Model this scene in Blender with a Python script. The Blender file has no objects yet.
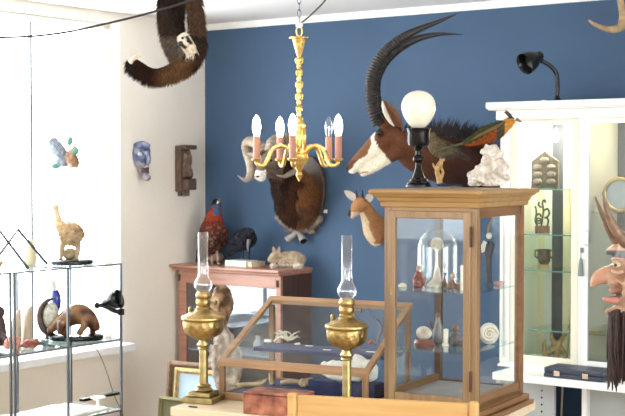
import bpy, bmesh, math, random
from mathutils import Vector, Matrix, noise as mnoise
random.seed(7)
PI = math.pi
scene = bpy.context.scene
COL = scene.collection
V = Vector
F = 1325.0
PITCH = math.atan(42 / F)
EYE = 1.62

# ------------------------------------------------------------------ camera and measuring helpers
def ray(px, py):
    u = (px - 312.5) / F; v = (208 - py) / F
    return V((u, math.cos(PITCH) + v * math.sin(PITCH), -math.sin(PITCH) + v * math.cos(PITCH)))
def at(px, py, Y):
    d = ray(px, py); return V((0, 0, EYE)) + d * (Y / d.y)
def on_z(px, py, z):
    d = ray(px, py); return V((0, 0, EYE)) + d * ((z - EYE) / d.z)
C0 = V((-.68, 8.4, 0)); RA = -math.atan2(1325, 1850)
E1 = V((math.cos(RA), math.sin(RA), 0)); E2 = V((math.sin(RA), -math.cos(RA), 0))
def R(i, j, z=0): return C0 + E1 * i + E2 * j + V((0, 0, z))
def on_i(px, i):
    "depth where the view column px meets the vertical plane i (parallel to the window wall)"
    u = (px - 312.5) / F; b = C0 + E1 * i
    j = (u * b.y - b.x) / (E2.x - u * E2.y); return (b + E2 * j).y, j
def on_j(px, j):
    u = (px - 312.5) / F; b = C0 + E2 * j
    i = (u * b.y - b.x) / (E1.x - u * E1.y); return (b + E1 * i).y, i

# ------------------------------------------------------------------ materials
MATS = {}
def nodes_of(name):
    m = bpy.data.materials.new(name); m.use_nodes = True
    nt = m.node_tree; b = nt.nodes['Principled BSDF']
    return m, nt, b
def mat(name, col, rough=.5, metal=0, var=.12, scale=12, bump=0, bscale=40, emit=None, es=0, spec=None, coat=0, stretch=None, col2=None):
    if name in MATS: return MATS[name]
    m, nt, b = nodes_of(name); N = nt.nodes; L = nt.links
    tc = N.new('ShaderNodeTexCoord'); mp = N.new('ShaderNodeMapping'); L.new(tc.outputs['Object'], mp.inputs['Vector'])
    if stretch: mp.inputs['Scale'].default_value = stretch
    nz = N.new('ShaderNodeTexNoise'); nz.inputs['Scale'].default_value = scale; nz.inputs['Detail'].default_value = 5
    L.new(mp.outputs['Vector'], nz.inputs['Vector'])
    r = N.new('ShaderNodeValToRGB'); L.new(nz.outputs['Fac'], r.inputs['Fac'])
    c2 = col2 if col2 else tuple(min(1, c * (1 + var)) for c in col)
    c1 = col if col2 else tuple(c * (1 - var) for c in col)
    r.color_ramp.elements[0].position = .3; r.color_ramp.elements[1].position = .7
    r.color_ramp.elements[0].color = (*c1, 1); r.color_ramp.elements[1].color = (*c2, 1)
    L.new(r.outputs['Color'], b.inputs['Base Color'])
    b.inputs['Roughness'].default_value = rough; b.inputs['Metallic'].default_value = metal
    if spec is not None: b.inputs['Specular IOR Level'].default_value = spec
    if coat: b.inputs['Coat Weight'].default_value = coat
    if bump:
        n2 = N.new('ShaderNodeTexNoise'); n2.inputs['Scale'].default_value = bscale; n2.inputs['Detail'].default_value = 4
        L.new(mp.outputs['Vector'], n2.inputs['Vector'])
        bp = N.new('ShaderNodeBump'); bp.inputs['Strength'].default_value = bump; bp.inputs['Distance'].default_value = .004
        L.new(n2.outputs['Fac'], bp.inputs['Height']); L.new(bp.outputs['Normal'], b.inputs['Normal'])
    if emit:
        b.inputs['Emission Color'].default_value = (*emit, 1); b.inputs['Emission Strength'].default_value = es
    MATS[name] = m; return m
def wood(name, c1, c2, axis='Z', rough=.4, scale=9):
    st = {'X': (1.2, 14, 14), 'Y': (14, 1.2, 14), 'Z': (14, 14, 1.2)}[axis]
    return mat(name, c1, rough, col2=c2, scale=scale * .35, stretch=st, bump=.08, bscale=30)
def glass(name, tint=(1, 1, 1), gloss=(1, 1, 1), fac=1.0, rough=.0):
    if name in MATS: return MATS[name]
    m = bpy.data.materials.new(name); m.use_nodes = True; nt = m.node_tree; nt.nodes.clear(); N = nt.nodes; L = nt.links
    o = N.new('ShaderNodeOutputMaterial'); t = N.new('ShaderNodeBsdfTransparent'); t.inputs['Color'].default_value = (*tint, 1)
    g = N.new('ShaderNodeBsdfGlossy'); g.inputs['Roughness'].default_value = rough; g.inputs['Color'].default_value = (*gloss, 1)
    lw = N.new('ShaderNodeLayerWeight'); lw.inputs['Blend'].default_value = .5
    pw_ = N.new('ShaderNodeMath'); pw_.operation = 'POWER'; pw_.inputs[1].default_value = 4; L.new(lw.outputs['Facing'], pw_.inputs[0])
    fr = N.new('ShaderNodeMath'); fr.operation = 'MULTIPLY_ADD'; fr.use_clamp = True; fr.inputs[1].default_value = .8; fr.inputs[2].default_value = .045; L.new(pw_.outputs[0], fr.inputs[0])
    nz = N.new('ShaderNodeTexNoise'); nz.inputs['Scale'].default_value = 2
    mu = N.new('ShaderNodeMath'); mu.operation = 'MULTIPLY'; mu.inputs[1].default_value = fac; mu.use_clamp = True
    L.new(fr.outputs[0], mu.inputs[0])
    bp = N.new('ShaderNodeBump'); bp.inputs['Strength'].default_value = .03; L.new(nz.outputs['Fac'], bp.inputs['Height'])
    L.new(bp.outputs['Normal'], g.inputs['Normal'])
    mx = N.new('ShaderNodeMixShader'); L.new(mu.outputs[0], mx.inputs[0]); L.new(t.outputs[0], mx.inputs[1]); L.new(g.outputs[0], mx.inputs[2])
    L.new(mx.outputs[0], o.inputs['Surface']); MATS[name] = m; return m
def painted(name, rough=.7, spec=.3, var=.25, scale=60, metal=0, bump=.0):
    "colour comes from the thing's own patches (attribute), broken up by fine noise"
    if name in MATS: return MATS[name]
    m, nt, b = nodes_of(name); N = nt.nodes; L = nt.links
    a = N.new('ShaderNodeAttribute'); a.attribute_name = 'Col'
    tc = N.new('ShaderNodeTexCoord'); nz = N.new('ShaderNodeTexNoise'); nz.inputs['Scale'].default_value = scale; nz.inputs['Detail'].default_value = 5
    L.new(tc.outputs['Object'], nz.inputs['Vector'])
    mr = N.new('ShaderNodeMapRange'); mr.inputs['To Min'].default_value = 1 - var; mr.inputs['To Max'].default_value = 1 + var
    mr.inputs['From Min'].default_value = .3; mr.inputs['From Max'].default_value = .7; L.new(nz.outputs['Fac'], mr.inputs['Value'])
    mx = N.new('ShaderNodeVectorMath'); mx.operation = 'SCALE'; L.new(a.outputs['Color'], mx.inputs[0]); L.new(mr.outputs[0], mx.inputs['Scale'])
    L.new(mx.outputs[0], b.inputs['Base Color']); b.inputs['Roughness'].default_value = rough; b.inputs['Specular IOR Level'].default_value = spec
    b.inputs['Metallic'].default_value = metal
    if bump:
        bp = N.new('ShaderNodeBump'); bp.inputs['Strength'].default_value = bump; bp.inputs['Distance'].default_value = .01
        L.new(nz.outputs['Fac'], bp.inputs['Height']); L.new(bp.outputs['Normal'], b.inputs['Normal'])
    MATS[name] = m; return m

# ------------------------------------------------------------------ geometry collector
def rotz(a): return Matrix.Rotation(a, 4, 'Z')
class G:
    def __init__(s): s.v = []; s.f = []; s.flat = []
    def add(s, vs, fs):
        o = len(s.v); s.v += [V(p) for p in vs]; s.f += [tuple(i + o for i in f) for f in fs]; return s
    def box(s, x0, x1, y0, y1, z0, z1, M=None):
        vs = [V((x, y, z)) for z in (z0, z1) for x, y in ((x0, y0), (x1, y0), (x1, y1), (x0, y1))]
        if M: vs = [M @ p for p in vs]
        return s.add(vs, [(3, 2, 1, 0), (4, 5, 6, 7), (0, 1, 5, 4), (1, 2, 6, 5), (2, 3, 7, 6), (3, 0, 4, 7)])
    def lathe(s, prof, c=(0, 0, 0), n=24, M=None, close=True):
        c = V(c); vs = []; k = len(prof)
        for r, z in prof:
            for a in range(n):
                t = 2 * PI * a / n; p = V((r * math.cos(t), r * math.sin(t), z))
                vs.append((M @ p if M else p) + c)
        fs = [(i * n + a, i * n + (a + 1) % n, (i + 1) * n + (a + 1) % n, (i + 1) * n + a) for i in range(k - 1) for a in range(n)]
        if close: fs += [tuple(reversed(range(n))), tuple((k - 1) * n + a for a in range(n))]
        return s.add(vs, fs)
    def tube(s, pts, rad, n=8, flat=1.0, side=None, closed=False):
        pts = [V(p) for p in pts]; k = len(pts)
        if not hasattr(rad, '__len__'): rad = [rad] * k
        up = None; vs = []
        for i, p in enumerate(pts):
            if closed: t = pts[(i + 1) % k] - pts[i - 1]
            else: t = pts[min(i + 1, k - 1)] - pts[max(i - 1, 0)]
            t = t.normalized() if t.length > 1e-9 else V((0, 0, 1))
            if up is None:
                up = V(side) if side else (V((0, 0, 1)) if abs(t.z) < .9 else V((1, 0, 0)))
            up = (up - t * up.dot(t)); up = up.normalized() if up.length > 1e-6 else t.orthogonal().normalized()
            w = t.cross(up)
            for a in range(n):
                th = 2 * PI * a / n; vs.append(p + (up * math.cos(th) * flat + w * math.sin(th)) * rad[i])
        fs = [(i * n + a, i * n + (a + 1) % n, ((i + 1) % k) * n + (a + 1) % n, ((i + 1) % k) * n + a) for i in range(k if closed else k - 1) for a in range(n)]
        if not closed: fs += [tuple(reversed(range(n))), tuple((k - 1) * n + a for a in range(n))]
        return s.add(vs, fs)
    def ball(s, c, r, n=16, m=10, M=None):
        if not hasattr(r, '__len__'): r = (r, r, r)
        c = V(c); vs = []
        for i in range(m + 1):
            ph = PI * i / m; rr = max(math.sin(ph), .001)
            for a in range(n):
                t = 2 * PI * a / n; p = V((r[0] * rr * math.cos(t), r[1] * rr * math.sin(t), r[2] * math.cos(ph)))
                vs.append((M @ p if M else p) + c)
        fs = [(i * n + a, (i + 1) * n + a, (i + 1) * n + (a + 1) % n, i * n + (a + 1) % n) for i in range(m) for a in range(n)]
        return s.add(vs, fs)
    def prism(s, poly, vec):
        "closed 3D polygon swept along vec"
        vec = V(vec); n = len(poly); vs = [V(p) for p in poly] + [V(p) + vec for p in poly]
        return s.add(vs, [tuple(range(n)), tuple(reversed(range(n, 2 * n)))] + [(i, n + i, n + (i + 1) % n, (i + 1) % n) for i in range(n)])
    def merge(s, g): return s.add(g.v, g.f)

XF = {}
def build(g, name, m, parent=None, world=False, smooth=False, bevel=0, label=None, kind=None, sub=0):
    me = bpy.data.meshes.new(name)
    vs = g.v
    if world and parent is not None:
        inv = XF[parent.name].inverted(); vs = [inv @ p for p in vs]
    o = bpy.data.objects.new(name, me)
    if world and parent is None and vs:
        lo = V([min(p[k] for p in vs) for k in range(3)]); hi = V([max(p[k] for p in vs) for k in range(3)])
        c = V(((lo.x + hi.x) / 2, (lo.y + hi.y) / 2, lo.z)); vs = [p - c for p in vs]; o.location = c
        XF[o.name] = Matrix.Translation(c)
    me.from_pydata([tuple(p) for p in vs], [], g.f); me.update()
    bm = bmesh.new(); bm.from_mesh(me); bmesh.ops.recalc_face_normals(bm, faces=bm.faces); bm.to_mesh(me); bm.free()
    COL.objects.link(o); me.materials.append(m)
    if parent is not None:
        o.parent = parent
        XF[o.name] = XF[parent.name].copy()
    elif o.name not in XF: XF[o.name] = Matrix.Identity(4)
    if smooth:
        for p in me.polygons: p.use_smooth = True
        if smooth == 'auto':
            try: me.set_sharp_from_angle(angle=math.radians(40))
            except Exception: pass
    if bevel:
        b = o.modifiers.new('b', 'BEVEL'); b.width = bevel; b.segments = 2; b.limit_method = 'ANGLE'; b.angle_limit = math.radians(40)
    if sub:
        b = o.modifiers.new('s', 'SUBSURF'); b.levels = sub; b.render_levels = sub
    if label: o['label'] = label
    if kind: o['kind'] = kind
    return o
def thing(name, label, cat, loc, rz=0, group=None):
    o = bpy.data.objects.new(name, None); o.empty_display_size = .05; COL.objects.link(o)
    o.location = loc; o.rotation_euler = (0, 0, rz); XF[o.name] = Matrix.Translation(V(loc)) @ rotz(rz)
    o['label'] = label; o['category'] = cat
    if group: o['group'] = group
    return o
def tag(o, label, cat, group=None):
    o['label'] = label; o['category'] = cat
    if group: o['group'] = group
    return o
def dup(root, loc, label=None, rz=None):
    r = root.copy(); COL.objects.link(r); r.location = loc
    if rz is not None: r.rotation_euler = (0, 0, rz)
    if label: r['label'] = label
    for ch in list(root.children):
        c = ch.copy(); COL.objects.link(c); c.parent = r
        for gch in ch.children:
            d = gch.copy(); COL.objects.link(d); d.parent = c
    return r

def organic(g, voxel, it=4, fac=.5, disp=0, dscale=20):
    "fuses overlapping volumes into one continuous surface; returns a G"
    me = bpy.data.meshes.new('t'); me.from_pydata([tuple(p) for p in g.v], [], g.f); me.update()
    bm = bmesh.new(); bm.from_mesh(me); bmesh.ops.recalc_face_normals(bm, faces=bm.faces); bm.to_mesh(me); bm.free()
    o = bpy.data.objects.new('t', me); COL.objects.link(o)
    r = o.modifiers.new('r', 'REMESH'); r.mode = 'VOXEL'; r.voxel_size = voxel; r.adaptivity = 0
    s = o.modifiers.new('s', 'SMOOTH'); s.iterations = it; s.factor = fac
    dg = bpy.context.evaluated_depsgraph_get(); ev = o.evaluated_get(dg); m2 = bpy.data.meshes.new_from_object(ev)
    out = G(); out.v = [v.co.copy() for v in m2.vertices]; out.f = [tuple(p.vertices) for p in m2.polygons]
    if disp:
        nn = [v.normal.copy() for v in m2.vertices]
        out.v = [p + n * disp * mnoise.fractal(p * dscale, 1.0, 2.0, 4) for p, n in zip(out.v, nn)]
    bpy.data.objects.remove(o); bpy.data.meshes.remove(me); bpy.data.meshes.remove(m2)
    return out
def skinned(g, name, parent, colfn, m, fur=None, label=None, seed=1):
    "build a painted organic mesh (world coordinates); fur = (count, length, width, combfn[, wherefn])"
    rnd = random.Random(seed); cols = [colfn(p) for p in g.v]; nb = len(g.v)
    if fur:
        cnt, ln, wd, comb = fur[:4]; where = fur[4] if len(fur) > 4 else None
        tris = []; acc = 0; cum = []
        for f in g.f[:]:
            a, b, c = g.v[f[0]], g.v[f[1]], g.v[f[2]]
            n = (b - a).cross(c - a); ar = n.length * (1 if len(f) == 4 else .5)
            if ar < 1e-12: continue
            acc += ar; cum.append(acc); tris.append((f, n.normalized()))
        import bisect
        cen = sum(g.v, V()) / nb
        for _ in range(cnt):
            f, n = tris[min(bisect.bisect(cum, rnd.random() * acc), len(tris) - 1)]
            w = [rnd.random() for _ in f]; sw = sum(w); p = V()
            for k, i in enumerate(f): p += g.v[i] * (w[k] / sw)
            if where and not where(p): continue
            l = ln(p) if callable(ln) else ln
            l *= rnd.uniform(.6, 1.25)
            d = n * .55 + comb(p) + V((rnd.uniform(-1, 1), rnd.uniform(-1, 1), rnd.uniform(-1, 1))) * .35
            d.normalize(); sd = d.cross(V((0, 1, 0))); sd = sd.normalized() if sd.length > .01 else V((1, 0, 0))
            sd = (sd + V((rnd.uniform(-.3, .3),) * 3)).normalized()
            k = len(g.v); droop = comb(p) * l * .25
            g.v += [p - n * wd - sd * wd, p - n * wd + sd * wd, p + d * l * .55 + sd * wd * .6, p + d * l * .55 - sd * wd * .6, p + d * l + droop]
            g.f += [(k, k + 1, k + 2, k + 3), (k + 3, k + 2, k + 4)]
            c = colfn(p); t = rnd.uniform(.65, 1.35); c = tuple(min(1, q * t) for q in c); cols += [c] * 5
    me = bpy.data.meshes.new(name); inv = XF[parent.name].inverted() if parent is not None else Matrix.Identity(4)
    vs = g.v; o = bpy.data.objects.new(name, me)
    if parent is None:
        base = vs[:nb]
        lo = V([min(p[k] for p in base) for k in range(3)]); hi = V([max(p[k] for p in base) for k in range(3)])
        c = V(((lo.x + hi.x) / 2, (lo.y + hi.y) / 2, lo.z)); inv = Matrix.Translation(-c); o.location = c
    me.from_pydata([tuple(inv @ p) for p in vs], [], g.f); me.update()
    at_ = me.attributes.new('Col', 'FLOAT_COLOR', 'POINT')
    at_.data.foreach_set('color', [q for c in cols for q in (c[0], c[1], c[2], 1)])
    for p in me.polygons: p.use_smooth = True
    me.materials.append(m); COL.objects.link(o)
    if parent is not None: o.parent = parent; XF[o.name] = XF[parent.name].copy()
    else: XF[o.name] = Matrix.Translation(o.location)
    if label: o['label'] = label
    return o
def mixc(a, b, t): t = max(0, min(1, t)); return tuple(x * (1 - t) + y * t for x, y in zip(a, b))
def px_of(p):
    "photo coordinates of a world point (used only to place a coat's own colour patches while building)"
    d = p - V((0, 0, EYE)); c, s = math.cos(PITCH), math.sin(PITCH)
    zf = d.y * c - d.z * s; up = d.y * s + d.z * c
    return 312.5 + F * d.x / zf, 208 - F * up / zf
def spline(pts, n=8):
    "Catmull-Rom through points (any dimension tuples) -> list"
    P = [tuple(p) for p in pts]; out = []
    for i in range(len(P) - 1):
        p0 = P[max(i - 1, 0)]; p1 = P[i]; p2 = P[i + 1]; p3 = P[min(i + 2, len(P) - 1)]
        for k in range(n):
            t = k / n
            out.append(tuple(.5 * (2 * b + (c - a) * t + (2 * a - 5 * b + 4 * c - d) * t * t + (-a + 3 * b - 3 * c + d) * t ** 3) for a, b, c, d in zip(p0, p1, p2, p3)))
    out.append(P[-1]); return out
def chain(g, pts, Y, n=10, flat=1.0, seg=4):
    "tube through (px, py, depth offset, radius px) at depth Y"
    sp = spline(pts, seg); k = Y / F
    g.tube([at(a, b, Y + c) for a, b, c, r in sp], [max(r, .1) * k for a, b, c, r in sp], n, flat); return g
def blob(g, px, py, Y, rx, ry=None, rz=None, rot=0):
    "ellipsoid centred on a measured point; radii in photo px (x, depth, z)"
    k = Y / F; ry = rx if ry is None else ry; rz = rx if rz is None else rz
    M = Matrix.Rotation(rot, 4, 'Y'); g.ball(at(px, py, Y), (rx * k, ry * k, rz * k), 16, 10, M); return g

# ------------------------------------------------------------------ colours
white_paint = mat('white_paint', (.86, .85, .83), .45, var=.02)
sill_white = mat('sill_white', (.92, .92, .92), .4, var=.02)
cream_wall = mat('cream_wall_plaster', (.90, .83, .73), .9, var=.03, scale=3, bump=.5, bscale=45)
ceil_m = mat('ceiling_plaster', (.80, .78, .78), .9, var=.02, scale=4, bump=.3, bscale=60)
blue_wall = mat('blue_wall_paint', (.043, .088, .165), .75, var=.06, scale=2.5, bump=.12, bscale=90)
floor_m = wood('floor_boards', (.33, .22, .13), (.45, .31, .19), 'Y')
steel = mat('brushed_steel', (.17, .18, .20), .4, .8, var=.05)
thin_glass = glass('thin_clear_glass', (.97, .985, .98), fac=.35)
shelf_glass = glass('greenish_shelf_glass', (.80, .91, .88), (1, 1, 1))
edge_glass = mat('glass_cut_edge', (.10, .30, .27), .2, var=.1)
pane_refl = glass('display_pane_glass', (.97, .98, .98), fac=.45)
win_glass = glass('window_glass', (.98, 1, 1), fac=.6)
black_m = mat('black_enamel', (.008, .008, .009), .25, var=.1, spec=.35)
black_wire = mat('black_wire', (.02, .015, .02), .5, var=.1)
brass = mat('aged_brass', (.36, .28, .13), .34, 1, var=.35, scale=25, bump=.25, bscale=60)
brass_em = mat('embossed_brass', (.38, .27, .11), .36, 1, var=.45, scale=30, bump=.9, bscale=55)
gilt = mat('gilded_brass', (.80, .54, .19), .25, .9, var=.3, scale=40, bump=.5, bscale=80)
oak = wood('honey_oak', (.20, .115, .05), (.31, .195, .10), 'Z', .35)
oak_x = wood('honey_oak_long', (.27, .15, .05), (.38, .225, .09), 'X', .35)
oak_dk = wood('dark_post_oak', (.05, .024, .014), (.09, .045, .025), 'Z', .5)  # darker oak tone for the back post and back rails
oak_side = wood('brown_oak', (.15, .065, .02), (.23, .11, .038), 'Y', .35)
case_wood = wood('case_wood', (.27, .14, .06), (.40, .23, .11), 'X', .4)
case_wood_z = wood('case_wood_upright', (.22, .11, .055), (.32, .18, .09), 'Z', .4)
table_m = wood('pale_table_wood', (.62, .48, .32), (.74, .60, .42), 'X', .45)
pink_wood = wood('rosy_wood', (.34, .15, .10), (.46, .24, .17), 'X', .35)
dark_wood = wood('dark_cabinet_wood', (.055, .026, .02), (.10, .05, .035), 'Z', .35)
navy_felt = mat('navy_felt', (.035, .045, .12), .95, var=.15, scale=60)
ivory = mat('ivory', (.83, .77, .63), .55, var=.12, scale=60, bump=.3, bscale=120)
bone = mat('bone_tan', (.55, .40, .22), .6, var=.35, scale=40)
plaster = mat('white_plaster', (.86, .83, .77), .7, var=.08, scale=30)
card = mat('white_card', (.9, .9, .87), .8, var=.03)
skin_p = painted('painted_carving', .5, .4, .22, 50, bump=.4)
fur_p = painted('fur_coat', .9, .05, .3, 70)
coat_p = painted('short_hair_coat', .8, .1, .18, 90)
horn_p = painted('horn', .45, .4, .2, 70, bump=.3)
feather_p = painted('feathers', .7, .15, .4, 130, bump=.6)
eye_m = mat('glass_eye', (.01, .008, .006), .08, var=.1)

# ================================================================== THE ROOM
CEIL = 2.512
def struct(g, name, m, bevel=0, parent=None):
    o = build(g, name, m, parent, world=True, bevel=bevel); o['kind'] = 'structure'; return o
def rbox(g, i0, i1, j0, j1, z0, z1):
    vs = [R(i, j, z) for z in (z0, z1) for i, j in ((i0, j0), (i1, j0), (i1, j1), (i0, j1))]
    return g.add(vs, [(3, 2, 1, 0), (4, 5, 6, 7), (0, 1, 5, 4), (1, 2, 6, 5), (2, 3, 7, 6), (3, 0, 4, 7)])
RI, RJ = 8.0, 8.6
struct(rbox(G(), -.3, RI + .2, -.2, RJ + .2, -.1, 0), 'floor', floor_m)
struct(rbox(G(), -.3, RI + .2, -.2, RJ + .2, CEIL, CEIL + .15), 'ceiling', ceil_m)
struct(rbox(G(), -.3, RI + .2, -.2, 0, 0, CEIL), 'wall_back', blue_wall)
struct(rbox(G(), 0, RI, 0, .012, CEIL - .04, CEIL), 'trim_1', white_paint)
g = G(); rbox(g, RI, RI + .2, 0, 1.8, 0, CEIL); rbox(g, RI, RI + .2, 6.8, RJ, 0, CEIL); rbox(g, RI, RI + .2, 1.8, 6.8, 0, .5); rbox(g, RI, RI + .2, 1.8, 6.8, 2.4, CEIL)
struct(g, 'wall_right', cream_wall)
struct(rbox(G(), RI + .08, RI + .09, 1.8, 6.8, .5, 2.4), 'window_5', win_glass)  # unseen window, added to brighten the plaster pier
area = bpy.data.lights.new('right_portal', 'AREA'); area.shape = 'RECTANGLE'; area.size = 5.0; area.size_y = 1.9; area.cycles.is_portal = True
ao = bpy.data.objects.new('right_portal', area); COL.objects.link(ao); ao.location = R(RI + .21, 4.3, 1.45); ao.rotation_euler = (-E1).to_track_quat('-Z', 'Y').to_euler()
SILL = .583; HEAD = 2.455; WJ0 = .77
wins = [(WJ0, 3.0), (3.6, 5.6)]
sills = [SILL, 1.0]
g = G()
rbox(g, -.3, 0, 0, WJ0, 0, CEIL); rbox(g, -.3, 0, 3.0, 3.6, 0, CEIL); rbox(g, -.3, 0, 5.6, RJ, 0, CEIL)
for (a, b), SILL in zip(wins, sills):
    rbox(g, -.3, 0, a, b, 0, SILL - .04); rbox(g, -.3, 0, a, b, HEAD, CEIL)
struct(g, 'wall_left', cream_wall)
for n, (a, b) in enumerate(wins):
    SILL = sills[n]
    w = thing('window_%d' % (n + 1), '', 'window', R(-.1, (a + b) / 2, SILL)); del w['label'], w['category']; w['kind'] = 'structure'
    fr = G()
    rbox(fr, -.14, -.08, a, a + .05, SILL, HEAD); rbox(fr, -.14, -.08, b - .05, b, SILL, HEAD)
    rbox(fr, -.14, -.08, a, b, SILL, SILL + .05); rbox(fr, -.14, -.08, a, b, HEAD - .04, HEAD)
    build(fr, 'window_frame', white_paint, w, True, bevel=.004)
    _, jm = on_i(31, -.11)
    for q in ([jm, jm + .75] if n == 0 else [a + .7, a + 1.4]):
        mu = G(); rbox(mu, -.125, -.1, q - .006, q + .006, SILL + .05, HEAD - .04); build(mu, 'glazing_bar', steel, w, True)
    gl = G(); rbox(gl, -.114, -.110, a + .05, b - .05, SILL + .05, HEAD - .04); build(gl, 'pane', win_glass, w, True)
    sl = G(); rbox(sl, -.3, .10, a - .02, b + .02, SILL - .045, SILL); build(sl, 'window_sill', sill_white, w, True, bevel=.005)
    area = bpy.data.lights.new('sky_portal', 'AREA'); area.shape = 'RECTANGLE'; area.size = b - a; area.size_y = HEAD - SILL
    area.cycles.is_portal = True
    ao = bpy.data.objects.new('sky_portal', area); COL.objects.link(ao); ao.location = R(-.31, (a + b) / 2, (SILL + HEAD) / 2)
    ao.rotation_euler = (E1).to_track_quat('-Z', 'Y').to_euler()
# shop front behind the photographer
g = G(); rbox(g, 0, .5, RJ, RJ + .2, 0, CEIL); rbox(g, 7.6, RI, RJ, RJ + .2, 0, CEIL)
rbox(g, .5, 7.6, RJ, RJ + .2, 0, 1.0); rbox(g, .5, 7.6, RJ, RJ + .2, 2.4, CEIL); rbox(g, 2.6, 4.9, RJ, RJ + .2, 1.0, 2.4)
struct(g, 'wall_front', cream_wall)
for n, (a, b) in enumerate([(.5, 2.6), (4.9, 7.6)]):
    g = G(); rbox(g, a, b, RJ + .08, RJ + .09, 1.0, 2.4); struct(g, 'window_%d' % (n + 3), win_glass)
    area = bpy.data.lights.new('front_portal', 'AREA'); area.shape = 'RECTANGLE'; area.size = b - a; area.size_y = 1.4; area.cycles.is_portal = True
    ao = bpy.data.objects.new('front_portal', area); COL.objects.link(ao); ao.location = R((a + b) / 2, RJ + .21, 1.7)
    ao.rotation_euler = (-E2).to_track_quat('-Z', 'Y').to_euler()

# ================================================================== CAMERA / WORLD
cam = bpy.data.cameras.new('Camera'); co = bpy.data.objects.new('Camera', cam); COL.objects.link(co)
co.location = (0, 0, EYE); co.rotation_euler = (PI / 2 - PITCH, 0, 0); cam.sensor_width = 36; cam.lens = F / 625 * 36; cam.clip_start = .05
cam.dof.use_dof = True; cam.dof.focus_distance = 4.9; cam.dof.aperture_fstop = 9.0
scene.camera = co
w = bpy.data.worlds.new('World'); scene.world = w; w.use_nodes = True; nt = w.node_tree
bg = nt.nodes['Background']; bg.inputs['Color'].default_value = (.93, .97, 1.0, 1); bg.inputs['Strength'].default_value = 5.0
tc = nt.nodes.new('ShaderNodeTexCoord'); dt = nt.nodes.new('ShaderNodeVectorMath'); dt.operation = 'DOT_PRODUCT'; dt.inputs[1].default_value = E2
nt.links.new(tc.outputs['Generated'], dt.inputs[0]); mr = nt.nodes.new('ShaderNodeMapRange')
mr.inputs['From Min'].default_value = 0; mr.inputs['From Max'].default_value = 1; mr.inputs['To Min'].default_value = 6.0; mr.inputs['To Max'].default_value = 3.6
nt.links.new(dt.outputs['Value'], mr.inputs['Value']); nt.links.new(mr.outputs[0], bg.inputs['Strength'])
scene.view_settings.view_transform = 'Standard'; scene.view_settings.look = 'None'; scene.view_settings.gamma = 1
scene.view_settings.use_curve_mapping = False; scene.view_settings.exposure = 1.15
scene.cycles.use_denoising = True; scene.cycles.max_bounces = 10; scene.cycles.transparent_max_bounces = 24
scene.cycles.sample_clamp_indirect = 6; scene.cycles.caustics_reflective = False; scene.cycles.caustics_refractive = False

# ================================================================== TABLE AND WHAT STANDS ON IT
TR = math.radians(-27.0)
A = V((math.cos(TR), math.sin(TR), 0)); B = V((-math.sin(TR), math.cos(TR), 0))
T0 = on_z(170, 407, .75); TZ = .75
def T(a, b, z=0): return V((T0.x, T0.y, 0)) + A * a + B * b + V((0, 0, z))
def tl(p): d = p - V((T0.x, T0.y, 0)); return d.dot(A), d.dot(B)
TW, TD = 1.14, .72
t = thing('display_table', 'pale wooden table carrying the glass cases and the two brass oil lamps', 'table', T(TW / 2, TD / 2, 0), TR)
build(G().box(-TW / 2, TW / 2, -TD / 2, TD / 2, TZ - .032, TZ), 'tabletop', table_m, t, bevel=.004)
g = G().box(-TW / 2 + .06, TW / 2 - .06, -TD / 2 + .06, -TD / 2 + .08, TZ - .12, TZ - .032); g.box(-TW / 2 + .06, TW / 2 - .06, TD / 2 - .08, TD / 2 - .06, TZ - .12, TZ - .032)
g.box(-TW / 2 + .06, -TW / 2 + .08, -TD / 2 + .08, TD / 2 - .08, TZ - .12, TZ - .032); g.box(TW / 2 - .08, TW / 2 - .06, -TD / 2 + .08, TD / 2 - .08, TZ - .12, TZ - .032)
build(g, 'apron', table_m, t)
for sx in (-1, 1):
    for sy in (-1, 1):
        x, y = sx * (TW / 2 - .085), sy * (TD / 2 - .085)
        build(G().box(x - .025, x + .025, y - .025, y + .025, 0, TZ - .033), 'leg', table_m, t, bevel=.003)

# ---- tall glazed display cabinet
CR = math.radians(-30.5)
CA = V((math.cos(CR), math.sin(CR), 0)); CB = V((-math.sin(CR), math.cos(CR), 0))
def along(p, d, px):
    u = (px - 312.5) / F; s = (u * p.y - p.x) / (d.x - u * d.y); return s
FR = at(477, 166, 4.45); FR.z = 0
CW = -along(FR, CA, 384.5); CD = along(FR, CB, 524.5)
FL = FR - CA * CW
Z0 = TZ; Z1 = at(477, 190, 4.45).z
H = Z1 - Z0
c = thing('display_cabinet', 'tall honey oak display cabinet with glass door and two glass shelves', 'cabinet', FL + V((0, 0, Z0)), CR)
def cabw(x, y, z=0): return FL + CA * x + CB * y + V((0, 0, z))
body = oak
# plinth with three steps
g = G(); g.box(-.030, CW + .030, -.030, CD + .030, 0, .018); build(g, 'plinth', oak_side, c, bevel=.004)
g = G(); g.box(-.018, CW + .018, -.018, CD + .018, .018, .040); build(g, 'plinth_moulding', oak_side, c, bevel=.006)
zb = .040; zt = H - .062
g = G(); g.box(.002, CW - .002, .002, CD - .002, zb, zb + .022); build(g, 'base_board', oak_x, c)
g = G(); g.box(.012, CW - .012, .012, CD - .012, zb + .022, zb + .024); build(g, 'base_lining', mat('grey_lining', (.34, .33, .36), .8), c)
pw = .026
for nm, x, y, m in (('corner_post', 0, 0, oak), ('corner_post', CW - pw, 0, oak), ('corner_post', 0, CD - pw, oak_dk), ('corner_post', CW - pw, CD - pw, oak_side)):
    build(G().box(x, x + pw, y, y + pw, zb, zt), nm, m, c, bevel=.002)
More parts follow.
